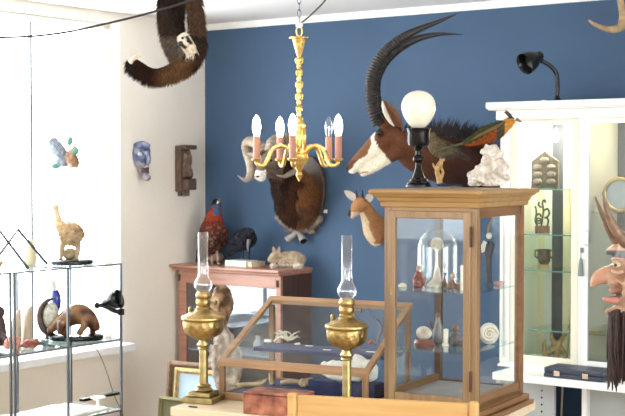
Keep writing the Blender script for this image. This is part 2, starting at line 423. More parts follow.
# front rails, side rails, back rails
rh = .022
build(G().box(pw, CW - pw, .004, .022, zb, zb + .03), 'front_rail', oak_x, c); build(G().box(pw, CW - pw, .002, .024, zt - rh, zt), 'front_rail', oak_x, c)
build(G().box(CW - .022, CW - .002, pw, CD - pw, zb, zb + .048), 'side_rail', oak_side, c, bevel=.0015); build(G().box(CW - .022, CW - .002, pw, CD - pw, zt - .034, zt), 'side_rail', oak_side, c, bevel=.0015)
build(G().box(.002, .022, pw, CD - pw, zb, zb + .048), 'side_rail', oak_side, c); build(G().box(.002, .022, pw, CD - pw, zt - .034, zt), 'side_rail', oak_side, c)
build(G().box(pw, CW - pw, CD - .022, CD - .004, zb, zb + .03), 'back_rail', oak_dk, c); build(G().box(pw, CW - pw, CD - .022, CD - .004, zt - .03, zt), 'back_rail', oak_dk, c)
# thin inner stiles of the side frame
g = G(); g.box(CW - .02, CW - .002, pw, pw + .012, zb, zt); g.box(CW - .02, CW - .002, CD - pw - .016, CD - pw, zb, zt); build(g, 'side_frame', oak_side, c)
# door (proud of the front)
d0, d1 = .020, CW - .020; dz0, dz1 = zb + .012, zt - .012; ds = .026
g = G(); g.box(d0, d0 + ds, -.010, .008, dz0, dz1); g.box(d1 - ds, d1, -.010, .008, dz0, dz1)
g.box(d0 + ds, d1 - ds, -.010, .008, dz1 - ds, dz1); g.box(d0 + ds, d1 - ds, -.010, .008, dz0, dz0 + ds + .006)
dr = build(g, 'door', oak, c, bevel=.003)
build(G().box(d0 + ds, d1 - ds, -.003, 0, dz0 + ds + .006, dz1 - ds), 'door_pane', pane_refl, dr)
for z in (H * .80, H * .18):
    build(G().box(d1 - .001, d1 + .006, -.014, -.004, z - .035, z + .035), 'hinge', mat('dark_hinge', (.08, .04, .03), .5, .5), dr, bevel=.002)
g = G().box(d0 + .009, d0 + .017, -.012, -.009, H * .55 - .012, H * .55 + .012); build(g, 'keyhole_plate', brass, dr, bevel=.001)
build(G().box(CW - .010, CW - .007, pw, CD - pw, zb + .048, zt - .034), 'side_pane', pane_refl, c)
build(G().box(.007, .010, pw, CD - pw, zb + .048, zt - .034), 'side_pane', thin_glass, c)
build(G().box(pw, CW - pw, CD - .014, CD - .011, zb + .03, zt - .03), 'back_pane', thin_glass, c)
# cornice: stacked mouldings
def cornice(prof, m, nm, par, x1, y1):
    g = G(); prev = None
    for o, z in prof:
        ring = [V((-o, -o, z)), V((x1 + o, -o, z)), V((x1 + o, y1 + o, z)), V((-o, y1 + o, z))]
        k = len(g.v); g.v += ring
        if prev is not None: g.f += [(prev + i, prev + (i + 1) % 4, k + (i + 1) % 4, k + i) for i in range(4)]
        prev = k
    n = len(g.v); g.f += [(3, 2, 1, 0), (n - 4, n - 3, n - 2, n - 1)]
    return build(g, nm, m, par, bevel=.0012)
cornice([(.001, zt), (.010, zt + .002), (.012, zt + .018), (.017, zt + .022), (.022, zt + .034), (.030, zt + .038), (.034, zt + .044), (.040, zt + .046), (.043, zt + .052), (.042, zt + .058), (.036, zt + .062)], oak_x, 'cornice', c, CW, CD)
# shelves with softly bowed front
SH_U = on_z(440, 288, 0); 
zsu = at(440, 289, 4.66).z - Z0; zsl = at(440, 347, 4.66).z - Z0
for z in (zsu, zsl):
    pts = [(.024, .05), (.06, .035), (CW * .5, .022), (CW - .06, .035), (CW - .024, .05), (CW - .024, CD - .03), (.024, CD - .03)]
    build(G().prism([V((x, y, z - .005)) for x, y in pts], (0, 0, .005)), 'glass_shelf', shelf_glass, c)
ZU, ZL = Z0 + zsu, Z0 + zsl

# ---- table vitrine with sloping glass lid
zb_ = TZ
VF = on_z(219, 399, TZ); a0, b0 = tl(VF); a0 = max(a0, .02)
pFR = T(a0, b0, 0); vw = along(pFR, A, 367); 
pBL = T(a0, b0, 0); vd = along(pBL, B, 271)
pF = at(219, 360.5, pFR.y).z; pB = at(272, 296, (pBL + B * vd).y).z
hf, hb = pF - TZ, pB - TZ
vt = thing('table_vitrine', 'wooden table showcase with sloping glass lid and navy felt floor, left of the tall cabinet', 'showcase', T(a0, b0, TZ), TR)
fw = .020
for x, y, h in ((0, 0, hf), (vw - fw, 0, hf), (0, vd - fw, hb - .02), (vw - fw, vd - fw, hb - .02)):
    build(G().box(x, x + fw, y, y + fw, 0, h - .012), 'post', case_wood_z, vt, bevel=.002)
g = G()
for z0_, z1_ in ((0, .026),):
    g.box(fw, vw - fw, .002, .016, z0_, z1_); g.box(fw, vw - fw, vd - .016, vd - .002, z0_, z1_)
    g.box(.002, .016, fw, vd - fw, z0_, z1_); g.box(vw - .016, vw - .002, fw, vd - fw, z0_, z1_)
build(g, 'bottom_rail', case_wood, vt, bevel=.002)
build(G().box(-.006, vw + .006, -.006, vd + .006, .026, .031).box(0, 0, 0, 0, 0, 0), 'tray_edge', case_wood, vt, bevel=.001) if 0 else None
build(G().box(.014, vw - .014, .014, vd - .014, .008, .022), 'felt_floor', navy_felt, vt)
# inner raised shelf
zs = at(300, 346, (T(a0, b0) + B * (vd * .62)).y).z - TZ
build(G().box(vw * .5, vw - fw - .01, vd * .34, vd * .54, .022, .075), 'felt_riser', navy_felt, vt, bevel=.002)
build(G().box(fw, vw - fw, vd * .56, vd - .03, zs - .014, zs), 'felt_shelf', navy_felt, vt)
# lid: sloping frame
def lidp(x, y, dz=0): return V((x, y, hf + (hb - hf) * (y / vd) + dz))
g = G()
def bar(g, p, q, wdt, th):
    pass
def lidbar(x0, x1, y0, y1, t=.016):
    vs = [lidp(x, y, dz) for dz in (-t, 0) for x, y in ((x0, y0), (x1, y0), (x1, y1), (x0, y1))]
    return G().add(vs, [(3, 2, 1, 0), (4, 5, 6, 7), (0, 1, 5, 4), (1, 2, 6, 5), (2, 3, 7, 6), (3, 0, 4, 7)])
lid = build(lidbar(-.006, vw + .006, -.008, .020).merge(lidbar(-.006, vw + .006, vd - .024, vd + .004)).merge(lidbar(-.006, .018, .020, vd - .024)).merge(lidbar(vw - .018, vw + .006, .020, vd - .024)), 'lid', case_wood, vt, bevel=.002)
build(lidbar(.018, vw - .018, .020, vd - .024, .003), 'lid_pane', pane_refl, lid)
g = G(); g.add([V((.004, fw, .026)), V((.007, fw, .026)), V((.007, vd - fw, .026)), V((.004, vd - fw, .026)), V((.004, fw, hf - .012)), V((.007, fw, hf - .012)), V((.007, vd - fw, hb - .028)), V((.004, vd - fw, hb - .028))], [(3, 2, 1, 0), (4, 5, 6, 7), (0, 1, 5, 4), (1, 2, 6, 5), (2, 3, 7, 6), (3, 0, 4, 7)])
build(g, 'end_pane', thin_glass, vt)
g2 = G(); g2.v = [p + V((vw - .011, 0, 0)) for p in g.v]; g2.f = g.f; build(g2, 'end_pane', thin_glass, vt)
build(G().box(fw, vw - fw, .006, .009, .026, hf - .014), 'front_pane', thin_glass, vt)
build(G().box(fw, vw - fw, vd - .010, vd - .007, .026, hb - .03), 'back_pane', thin_glass, vt)
ZF = TZ + .022; ZS = TZ + zs

# ---- oil lamps
def oil_lamp(px, Y, label, s=1.0, fwid=1.0):
    p = at(px, 166, Y); p.z = TZ
    o = thing('oil_lamp', label, 'oil lamp', p, TR + .12, 'brass oil lamps on the table')
    q = lambda r, y: (r * s, y * s)
    # measured heights (m above the table at scale 1): column top .265, font .27-.36, chimney to .635
    g = G(); b = .062 * s
    g.box(-b, b, -b, b, 0, .022 * s); build(g, 'foot', brass, o, bevel=.003)
    g = G(); b2 = .046 * s; g.box(-b2, b2, -b2, b2, .022 * s, .040 * s); build(g, 'step', brass, o, bevel=.004)
    g = G().lathe([q(*k) for k in [(.032, .040), (.036, .046), (.026, .056), (.030, .062), (.0175, .070), (.016, .200), (.022, .204), (.019, .210)]], n=28)
    col = build(g, 'column', brass, o, smooth='auto')
    g = G().lathe([q(*k) for k in [(.017, .209), (.024, .216), (.026, .222), (.016, .232), (.019, .240)]], n=28)
    build(g, 'capital', brass, o, smooth=True)
    fo = [(.019, .238), (.036, .246), (.058, .258), (.069, .274), (.0735, .294), (.0735, .314), (.079, .318), (.080, .324), (.078, .330), (.070, .333), (.055, .341), (.036, .350), (.028, .357)]
    fo = spline(fo, 3); nn = 72
    g = G().lathe([(r * s * fwid, z * s) for r, z in fo], n=nn)
    for i_ in range(len(g.v)):
        q_ = g.v[i_]; zz_ = q_.z / s
        if .262 < zz_ < .312:
            th_ = math.atan2(q_.y, q_.x); e_ = 1 + .022 * math.sin(14 * th_ + 60 * zz_) * math.sin((zz_ - .262) / .05 * PI) + .012 * math.sin(28 * th_ - 90 * zz_)
            g.v[i_] = V((q_.x * e_, q_.y * e_, q_.z))
    build(g, 'oil_font', brass_em, o, smooth='auto')
    g = G().lathe([q(*k) for k in [(.027, .356), (.028, .364), (.024, .369), (.028, .374), (.029, .388), (.025, .396), (.029, .402), (.029, .414), (.024, .424)]], n=28)
    bu = build(g, 'burner', brass_em, o, smooth='auto')
    g = G().tube([V((.026, 0, .384)) * s, V((.050, .0, .384)) * s], .003 * s, 8); g.lathe([(.009 * s, -.003), (.009 * s, .003)], V((.052, 0, .384)) * s, 12, Matrix.Rotation(PI / 2, 4, 'Y'))
    build(g, 'wick_knob', brass, bu)
    g = G().lathe([q(.008, .338), q(.009, .358), q(.005, .364)], V((-.054 * s, 0, 0)), 12); build(g, 'filler_cap', brass, o)
    prof = [(.020, .422), (.026, .429), (.033, .439), (.0355, .450), (.0335, .461), (.027, .472), (.021, .483), (.0195, .497), (.0195, .652)]
    inner = [(r - .0016, z) for r, z in reversed(prof)]
    build(G().lathe([q(*k) for k in prof + inner + [prof[0]]], n=32, close=False), 'chimney', lampglass, o, smooth=True)
    return o
lampglass = glass('lamp_chimney_glass', (.955, .96, .97), (1, 1, 1), 1.6, .02)
oil_lamp(203, 4.875, 'brass oil lamp with glass chimney at the left end of the table', .96, 1.07)
oil_lamp(347, 4.60, 'brass oil lamp with glass chimney in front of the showcase, left of the tall cabinet', .965)

# marbled box
p = on_z(243, 413.5, TZ); a_, b_ = tl(p)
p1 = along(T(a_, b_), A, 300)
mb = thing('marbled_box', 'reddish brown marbled box lying at the table edge behind the chair back', 'box', T(a_, b_ , TZ), TR + .03)
hh = at(243, 391, p.y).z - TZ
burl = mat('marbled_leather', (.11, .02, .012), .35, col2=(.50, .19, .11), scale=22, bump=.1)
build(G().box(0, p1, 0, .11, .0, hh - .010), 'box_body', burl, mb, bevel=.003)
build(G().box(-.001, p1 + .001, -.001, .111, hh - .009, hh), 'box_lid', burl, mb, bevel=.003)

# small dark mark / clasp lying before the left lamp
p = on_z(193, 407.5, TZ)
g = G().box(-.018, .018, -.004, .004, 0, .005); o = build(g, 'pen_stub', black_m, bevel=.002); o.location = (p.x, p.y, TZ); o.rotation_euler[2] = TR
tag(o, 'short black stick lying on the table at the foot of the left oil lamp', 'stick')

# ---- chair back in the foreground
chm = wood('pale_beech', (.46, .26, .085), (.57, .35, .13), 'X', .45)
cA = math.radians(-16); ca = V((math.cos(cA), math.sin(cA), 0)); cb = V((-math.sin(cA), math.cos(cA), 0))
q0 = at(288, 392.5, 3.98); qn = V((q0.x, q0.y, 0)); cw = along(qn, ca, 479.5); zc = q0.z
ch = thing('wooden_chair', 'golden beech chair seen only by its broad top rail in the foreground', 'chair', qn, cA)
for x in (0, cw - .028):
    build(G().box(x, x + .028, -.012, .020, 0, zc), 'back_leg', chm, ch, bevel=.007)
build(G().box(.028, cw - .028, -.004, .014, zc - .13, zc - .006), 'top_rail', chm, ch, bevel=.005)
build(G().box(.028, cw - .028, 0, .012, zc - .30, zc - .25), 'back_slat', chm, ch, bevel=.003)
build(G().box(.0, cw, .02, .40, .43, .455), 'seat', chm, ch, bevel=.006)
for x in (0, cw - .03):
    build(G().box(x, x + .03, .36, .39, 0, .43), 'front_leg', chm, ch, bevel=.003)
    build(G().box(x + .006, x + .024, .02, .36, .2, .225), 'stretcher', chm, ch)

# ================================================================== REAR SIDEBOARD
RC = .34
p0Y, i0 = on_j(169, RC); jF = .31
cx0 = on_j(178, jF)[1]; cx1 = on_j(280.5, jF)[1]
ztop = at(225, 267.5, on_j(225, RC)[0]).z
sb = thing('sideboard', 'rosy brown glazed sideboard against the blue wall in the corner', 'sideboard', R(cx0, jF, 0), RA)
bw = cx1 - cx0
def prism_r(i0, i1, j0, j1, z0, z1): return rbox(G(), i0, i1, j0, j1, z0, z1)
g = G(); rbox(g, cx0 - .065, cx1 + .01, .0, jF + .035, ztop - .018, ztop); build(g, 'top_board', pink_wood, sb, True, bevel=.004)
g = G(); rbox(g, cx0 - .035, cx1 + .004, .0, jF + .018, ztop - .036, ztop - .018); build(g, 'top_moulding', pink_wood, sb, True, bevel=.006)
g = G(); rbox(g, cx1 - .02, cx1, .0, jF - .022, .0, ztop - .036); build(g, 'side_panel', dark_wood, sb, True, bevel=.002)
g = G(); rbox(g, cx0, cx0 + .02, .0, jF - .022, .0, ztop - .036); build(g, 'side_panel', pink_wood, sb, True)
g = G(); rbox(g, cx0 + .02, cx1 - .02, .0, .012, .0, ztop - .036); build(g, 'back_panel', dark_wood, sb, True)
g = G(); rbox(g, cx0 + .02, cx1 - .02, .012, jF - .022, .0, .05); build(g, 'base_board', pink_wood, sb, True)
st = .062
g = G(); rbox(g, cx0, cx0 + st, jF - .022, jF, 0, ztop - .036); rbox(g, cx1 - st * .55, cx1, jF - .022, jF, 0, ztop - .036)
rbox(g, cx0 + st, cx1 - st * .55, jF - .022, jF, ztop - .036 - .075, ztop - .036); rbox(g, cx0 + st, cx1 - st * .55, jF - .022, jF, 0, .12)
sd = build(g, 'door_frame', pink_wood, sb, True, bevel=.003)
g = G(); rbox(g, cx0 + st, cx1 - st * .55, jF - .012, jF - .009, .12, ztop - .11); build(g, 'door_pane', glass('sideboard_glass', (.88, .92, .96), (.85, .92, 1), fac=2.3), sd, True)
for i in (cx0 + .012, cx1 - .02):
    build(G().tube([R(i, jF + .006, ztop - .06), R(i, jF + .006, ztop - .10)], .007, 10), 'hinge', mat('dark_hinge', (.08, .04, .03), .5, .5), sd, True)
for k, z in enumerate((ztop - .27, ztop - .52)):
    g = G(); rbox(g, cx0 + .022, cx1 - .022, .02, jF - .05, z - .008, z); build(g, 'shelf', mat('pale_lining', (.6, .62, .68), .8), sb, True)
ZSB = ztop
# things inside the sideboard
for k, (px, z, hgt, r, m, nm, lb) in enumerate([(240, ztop - .27, .10, .035, plaster, 'white_jar', 'white lidded jar on the upper shelf inside the sideboard'), (247, ztop - .27, .06, .022, black_m, 'ink_bottle', 'small black bottle on the upper shelf inside the sideboard'), (258, ztop - .52, .10, .03, plaster, 'white_vase', 'white vase on the lower shelf inside the sideboard')]):
    Yq, iq = on_j(px, .15); pp = R(iq, .15, z)
    o = build(G().lathe([(r * .7, 0), (r, hgt * .2), (r, hgt * .6), (r * .5, hgt * .8), (r * .55, hgt)], n=20), nm, m, smooth=True); o.location = pp
    tag(o, lb, nm.split('_')[1])

# box and book on the sideboard
Yb, ib = on_j(230, .20)
g = G(); rbox(g, ib, ib + .16, .13, .25, ZSB, ZSB + .035)
tag(build(g, 'white_box', mat('white_card', (.9, .9, .87), .8), None, True, bevel=.002), 'flat white cardboard box under the black bird on the sideboard', 'box')
g = G(); rbox(g, ib + .162, ib + .20, .11, .24, ZSB, ZSB + .03)
tag(build(g, 'cream_book', mat('cream_paper', (.72, .6, .4), .8), None, True, bevel=.002), 'small cream book beside the white box on the sideboard', 'book')

# ================================================================== LEANING PICTURE FRAMES
def frame_leaning(px0, py0, wm, hm, Y, lean, wd, m, mi, nm, lb, rz):
    p = at(px0, py0, Y); o = thing(nm, lb, 'picture frame', V((p.x, p.y, 0)), rz, 'leaning picture frames')
    Mt = Matrix.Rotation(-lean, 4, 'X')
    hm = p.z / math.cos(lean)
    off = V((0, -math.sin(lean) * hm, 0)) if 0 else V((0, 0, 0))
    Mt = Matrix.Translation(V((0, -hm * math.sin(lean), 0))) @ Mt
    g = G()
    for (x0, x1, z0, z1) in ((0, wd, 0, hm), (wm - wd, wm, 0, hm), (wd, wm - wd, hm - wd, hm), (wd, wm - wd, 0, wd)):
        g.box(x0, x1, -.012, .012, z0, z1, Mt)
        g.box(x0 + .006, x1 - .006, -.022, -.012, z0 + .004, z1 - .004, Mt) if x1 - x0 < .2 else g.box(x0 - .006, x1 + .006, -.022, -.012, z0 + .006, z1 - .006, Mt)
    build(g, 'moulding', m, o, bevel=.004)
    g = G(); g.box(wd, wm - wd, -.003, .002, wd, hm - wd, Mt); build(g, 'picture', mi, o)
    return o
gold_fr = mat('gilt_frame', (.50, .34, .15), .45, .3, var=.25, scale=50, bump=.3)
brown_fr = mat('brown_frame', (.24, .14, .08), .5, var=.25, scale=50)
pale_blue = mat('pale_blue_print', (.45, .58, .68), .35, var=.12, scale=3)
mount_m = mat('olive_mount', (.16, .14, .07), .7)
frame_leaning(169, 360, .42, 0, 7.42, .10, .030, brown_fr, mount_m, 'picture_frame', 'large brown picture frame leaning behind a gilt frame at the left of the table', RA + .1)
frame_leaning(176, 367, .34, 0, 7.28, .11, .028, gold_fr, pale_blue, 'picture_frame', 'gilt picture frame with pale blue picture leaning at the left of the table', RA + .1)
frame_leaning(160, 396, .30, 0, 7.05, .10, .02, mat('green_frame', (.22, .2, .08), .5), mount_m, 'picture_frame', 'low narrow olive frame leaning leftmost beside the plaster wall', RA + .1)

# ================================================================== WHITE CABINET (RIGHT)
JW = .45
_, iL = on_j(500, JW); iD = on_j(581, JW)[1]; iM = on_j(578.5, JW)[1]; iR = iD + 1.05
zc1 = at(489, 102.4, on_j(489, JW + .05)[0]).z
ZD = .608
wc = thing('white_cabinet', 'white painted glazed cabinet with lit cream interior beside the blue wall', 'cabinet', R(iL, JW, ZD), RA)
def wb(nm, m, *a, par=wc, bevel=.002, **k):
    g = G()
    for q in a: rbox(g, *q)
    return build(g, nm, m, par, True, bevel=bevel, **k)
wb('cornice', white_paint, (iL - .055, iR + .05, 0, JW + .055, zc1 - .032, zc1), (iL - .05, iR + .04, 0, JW + .045, zc1 - .04, zc1 - .032), bevel=.008)
wb('frieze', white_paint, (iL - .02, iR + .02, .0, JW + .012, zc1 - .088, zc1 - .04), bevel=.004)
zi = zc1 - .088
zg0 = at(590, 361, on_j(590, JW)[0]).z; zg1 = at(590, 121, on_j(590, JW)[0]).z
wb('base_rail', white_paint, (iL, iR, .03, JW, ZD, ZD + .025), (iL - .006, iR, JW, JW + .01, ZD, ZD + .014), bevel=.004)
iE = on_j(510, JW)[1]
wb('stile', white_paint, (iL, iE, JW - .025, JW, ZD + .025, zi)).name
wb('stile', white_paint, (iL + .008, iL + .022, JW, JW + .006, ZD + .06, zi - .01), bevel=.001)
wb('stile', white_paint, (iM, iD, JW - .03, JW, ZD + .025, zi))
wb('side_panel', white_paint, (iL, iL + .018, .0, JW - .025, ZD + .025, zi))
wb('top_panel', white_paint, (iL + .018, iR, .02, JW - .03, zi - .012, zi), bevel=0)
cream_panel = mat('cream_tongue_boards', (.84, .74, .55), .6, var=.05, scale=5, stretch=(30, 30, .5))
ib0 = on_j(552, .06)[1]
wb('back_panel', cream_panel, (iL + .018, ib0, .045, .057, ZD + .025, zi - .012), bevel=0)
g = []
for k in range(9):
    x = iL + .06 + k * (ib0 - iL - .06) / 9; g.append((x, x + .004, .057, .060, ZD + .025, zi - .02))
wb('board_beads', white_paint, *g, bevel=0)
gap_shade = mat('grey_shadow_board', (.04, .05, .07), .5, var=.2, stretch=(30, 30, .5))  # strip added; shade on the wall in the gap is put into its colour
wb('dark_back_strip', gap_shade, (ib0, on_j(563, .06)[1], .05, .056, ZD + .025, zi - .012), bevel=0)
wb('back_panel', cream_panel, (on_j(563, .06)[1], iM + .02, .045, .057, ZD + .025, zi - .012), bevel=0)
wb('partition', cream_panel, (iM + .005, iM + .02, .02, JW - .03, ZD + .025, zi - .012), bevel=0)
# left glazed door (frame between stile and middle stile)
g = G(); x0, x1 = iE, iM - .002
xl = on_j(516.5, JW)[1]; xr = on_j(571, JW)[1]
for q in ((x0, xl), (xr, x1)): rbox(g, q[0], q[1], JW - .022, JW - .004, ZD + .025, zi)
rbox(g, xl, xr, JW - .022, JW - .004, zg1, zi); rbox(g, xl, xr, JW - .022, JW - .004, ZD + .025, zg0)
ld = build(g, 'door', mat('shaded_white_paint', (.78, .72, .60), .5, var=.03), wc, True, bevel=.003)  # shading of the angled door frame is put into this cream tone
g = G(); rbox(g, xl, xr, JW - .014, JW - .011, zg0, zg1); build(g, 'door_pane', thin_glass, ld, True)
# right glazed door
g = G(); x0, x1 = iD + .002, iR - .06
for q in ((x0, x0 + .037), (x1 - .037, x1)): rbox(g, q[0], q[1], JW - .018, JW + .004, ZD + .028, zi - .02)
rbox(g, x0 + .037, x1 - .037, JW - .018, JW + .004, zg1, zi - .02); rbox(g, x0 + .037, x1 - .037, JW - .018, JW + .004, ZD + .028, zg0)
rd = build(g, 'door', white_paint, wc, True, bevel=.005)
g = G(); rbox(g, x0 + .037, x1 - .037, JW - .008, JW - .005, zg0, zg1); build(g, 'door_pane', glass('mirror_like_pane', (.75, .8, .82), (.95, .97, 1), 1.7), rd, True)
zh = at(585, 238, on_j(588, JW)[0]).z
hd = G().tube([R(iD + .03, JW + .004, zh + .035), R(iD + .03, JW + .03, zh + .03), R(iD + .03, JW + .03, zh - .03), R(iD + .03, JW + .004, zh - .035)], .005, 8)
build(hd, 'handle', white_paint, rd, True, smooth=True)
zk = at(585, 250, on_j(584, JW)[0]).z
build(G().box(-.008, .008, -.004, 0, -.012, .012, Matrix.Translation(R(iD + .01, JW + .006, zk)) @ rotz(RA)), 'keyhole_plate', steel, rd, True)
wb('stile', white_paint, (iR - .055, iR, JW - .025, JW, ZD + .025, zi))
wb('side_panel', white_paint, (iR - .018, iR, .0, JW - .025, ZD + .025, zi))
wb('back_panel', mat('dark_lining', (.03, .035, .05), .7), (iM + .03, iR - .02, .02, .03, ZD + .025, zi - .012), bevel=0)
wb('light_strip', mat('lit_strip', (1, .9, .7), .5, emit=(1, .82, .5), es=8), (iL + .20, iM - .01, .10, .13, zi - .03, zi - .015), (iM + .04, iR - .1, JW - .06, JW - .04, zi - .02, zi - .013), bevel=0)
shz = [at(545, y, on_j(545, .25)[0]).z for y in (188.5, 233, 268.5, 327)]
for k, z in enumerate(shz):
    a = iL + .02 if k in (0, 1, 2) else iL + .12
    wb('glass_shelf', shelf_glass, (a, iM - .0, .06, JW - .08, z - .006, z), bevel=0)
    wb('shelf_edge', edge_glass, (a, iM - .0, JW - .080, JW - .0785, z - .006, z), bevel=0)
zr = at(618, 212, on_j(618, .3)[0]).z; zr2 = at(597, 332, on_j(600, .3)[0]).z
for z in (zr, zr2): wb('glass_shelf', shelf_glass, (iD + .0, iR - .06, .04, JW - .06, z - .006, z), bevel=0)
for q, (i_, e_) in enumerate((((iL + iM) / 2, 5.0), (iM + .35, 3.0))):
    li = bpy.data.lights.new('cabinet_lamp', 'POINT'); li.energy = e_; li.color = (1, .90, .72); li.shadow_soft_size = .03
    lo_ = bpy.data.objects.new('cabinet_lamp', li); COL.objects.link(lo_); lo_.location = R(i_, .24, zi - .05)
# low base unit with the white top
bu = thing('base_unit', 'low white and grey base unit under the white cabinet', 'base cabinet', R(iL, JW, 0), RA)
wb('worktop', sill_white, (on_j(493, JW + .2)[1], iR + .2, .006, JW + .20, ZD - .036, ZD), par=bu, bevel=.003)
greyp = mat('pale_grey_board', (.40, .42, .42), .6, var=.03)
ig0 = on_j(552, JW)[1]; ig1 = on_j(583, JW)[1]; ig2 = on_j(586, JW)[1]
iA = on_j(497, JW)[1]
wb('side_board', greyp, (iA, iA + .02, .006, JW, 0, ZD - .036), par=bu, bevel=0)
pan = wb('front_panel', greyp, (iA + .02, ig0, JW - .06, JW - .04, 0, ZD - .036), par=bu, bevel=0)
for k in range(5):
    build(G().ball(R(on_j(543, JW - .04)[1], JW - .04, ZD - .075 - k * .035), .005, 8, 6), 'peg_hole', black_m, pan, True)
wb('divider', white_paint, (ig1, ig2 + .01, .006, JW, 0, ZD - .036), par=bu)
wb('front_panel', greyp, (ig2 + .01, iR + .2, JW - .06, JW - .04, 0, ZD - .036), par=bu, bevel=0)
# cords in the gap
crd = mat('pale_cord', (.62, .52, .36), .6)
Yc, ic = on_j(570, .2)
pts = [(568, 112), (569, 160), (570, 210), (572, 260), (571, 300), (569, 335), (566, 362)]
tag(build(G().tube([at(x, y, on_j(x, .15)[0]) for x, y in spline(pts, 5)], .004, 8), 'power_cord', crd, None, True, smooth=True), 'pale cord hanging down inside the left half of the white cabinet', 'cord')
pts = [(562.5, 385), (562, 400), (561, 430), (563, 460)]
tag(build(G().tube([at(x, y, on_j(x, .25)[0]) for x, y in spline(pts, 5)], .005, 8), 'power_cord', crd, None, True, smooth=True), 'pale cord hanging in the dark gap under the white cabinet', 'cord')
# black case on the worktop
p = on_z(544, 381, ZD); p2 = on_z(596, 385, ZD); 
d_ = (p - C0); iq = on_j(544.5, JW + .185)[1]; 
bc = thing('document_case', 'flat dark navy case with two metal latches on the white worktop', 'case', R(iq, JW + .185, ZD), RA)
wbx = on_j(604, JW + .18)[1] - iq
lth = mat('navy_leatherette', (.035, .045, .075), .45, var=.15, bump=.2)
build(G().box(0, wbx, 0, .155, 0, .022), 'case_bottom', lth, bc, bevel=.004)
build(G().box(.001, wbx - .001, .001, .154, .023, .048), 'case_lid', lth, bc, bevel=.005)
for x in (.055, wbx - .10):
    build(G().box(x, x + .03, -.004, 0, .010, .034), 'latch', mat('chrome', (.8, .78, .7), .2, 1), bc, bevel=.001)
bc.location = R(iq, JW + .185, ZD) 
# ================================================================== FOUR-LEVEL WIRE SHELF (LEFT)
iS = .895; iS2 = .545
jP = [on_i(120.3, iS)[1], on_i(67, iS)[1], on_i(13.5, iS)[1]]
jP2 = [on_i(9.5, iS)[1], on_i(-44, iS)[1]]
lev = [at(121, y, on_i(121, iS)[0]).z for y in (263, 338.5)]
lev.append(at(121, 409, on_i(121, iS)[0]).z); lev.append(.05)
def shelf_unit(js, label, group=None):
    sh = thing('glass_shelving', label, 'shelf', R(iS, js[0], 0), RA)
    for j in js:
        for i in (iS, iS2):
            g = G(); rbox(g, i - .005, i + .005, j - .005, j + .005, 0, lev[0]); build(g, 'post', steel, sh, True)
    for z in lev:
        g = G()
        for i in (iS, iS2): rbox(g, i - .004, i + .004, js[0], js[-1], z - .008, z)
        for j in js: rbox(g, iS2, iS, j - .004, j + .004, z - .008, z)
        build(g, 'rail', steel, sh, True)
        g = G(); rbox(g, iS2 + .004, iS - .004, js[0] + .004, js[-1] - .004, z - .006, z); build(g, 'glass_shelf', shelf_glass, sh, True)
shelf_unit(jP, 'steel and glass shelving unit by the window, nearest the plaster wall')
shelf_unit(jP2, 'steel and glass shelving unit cut off by the left edge of the photo')
LZ0, LZ1, LZ2 = lev[0], lev[1], lev[2]
# papers and board on the bottom level
def room_on(px, py, z): d = on_z(px, py, z); q = d - C0; return q.dot(E1), q.dot(E2)
for k, (i, j, dz, a) in enumerate([(.72, jP[0] + .20, 0, .05), (.71, jP[0] + .40, 0, -.1), (.73, jP[0] + .28, .006, .2)]):
    g = G().box(-.13, .13, -.15, .15, 0, .006); o = build(g, 'printed_sheets', mat('white_card', (.9, .9, .87), .8), None); o.location = R(i, j, LZ2 + dz); o.rotation_euler[2] = RA + a
    tag(o, ['white sheaf of papers lying at the wall end of the low glass shelf', 'white sheaf of papers lying further left on the low glass shelf', 'white sheaf on top of the other papers on the low glass shelf'][k], 'papers', 'papers on the low shelf')
i_, j_ = room_on(97, 406, LZ2)
ws = thing('pedestal_dish', 'small white pedestal dish on the low shelf near the wall', 'dish', R(.80, on_i(97, .80)[1], LZ2), 0)
build(G().lathe([(.024, 0), (.022, .005), (.009, .012), (.009, .040), (.025, .048), (.038, .056), (.038, .061), (.026, .058)], n=24), 'dish', plaster, ws, smooth='auto')

_, ja = on_i(80, .58); _, jb = on_i(117, .58)
g = G(); rbox(g, .565, .60, jb, ja, LZ2, LZ2 + .014)
tag(build(g, 'black_tray', black_m, None, True, bevel=.003), 'low black tray behind the white pedestal dish on the low glass shelf', 'tray')
# zigzag wire stand on top
zz = [(-16, 262), (-1, 230), (28, 264)]; zz2 = [(-30, 262), (0, 254), (18, 229.5), (47, 264)]
zs_ = thing('zigzag_wire_stand', 'grey zigzag wire stand on top of the shelving at the left edge', 'stand', at(18, 264, on_i(18, .80)[0]), 0)
for q, ii in ((zz, .83), (zz2, .70)):
    pts = []
    for x, y in q: pts.append(at(x, y, on_i(max(x, -30), ii)[0]))
    for p in pts:
        if abs(p.z - LZ0) < .05: p.z = LZ0 + .005
    build(G().tube(pts, .0075, 8), 'wire', steel, zs_, True)

# ================================================================== CHANDELIER
CY = 6.0
cc = at(299.3, 160, CY)
chd = thing('chandelier', 'gilded five-arm chandelier with flame bulbs hanging from a chain', 'chandelier', V((cc.x, cc.y, at(301, 180, CY).z)), 0)
k = CY / F
def cz(y): return at(301, y, CY).z
def lz(prof, n=24): return G().lathe([(r * k, cz(y)) for r, y in prof], (cc.x, cc.y, 0), n)
build(lz([(.4, 182), (1.6, 179), (3.6, 175), (2.2, 171.5), (3.6, 169), (6, 166), (9.5, 161), (10, 155), (7, 152), (6.2, 149), (5.6, 128), (6.6, 126), (6.4, 124), (4.0, 121), (2.2, 118), (1.6, 112)]), 'central_body', gilt, chd, True, smooth='auto')
g = G()
for a in range(10):
    th = 2 * PI * a / 10; g.tube([V((cc.x + 5.9 * k * math.cos(th), cc.y + 5.9 * k * math.sin(th), cz(y))) for y in (128, 149)], .9 * k, 6)
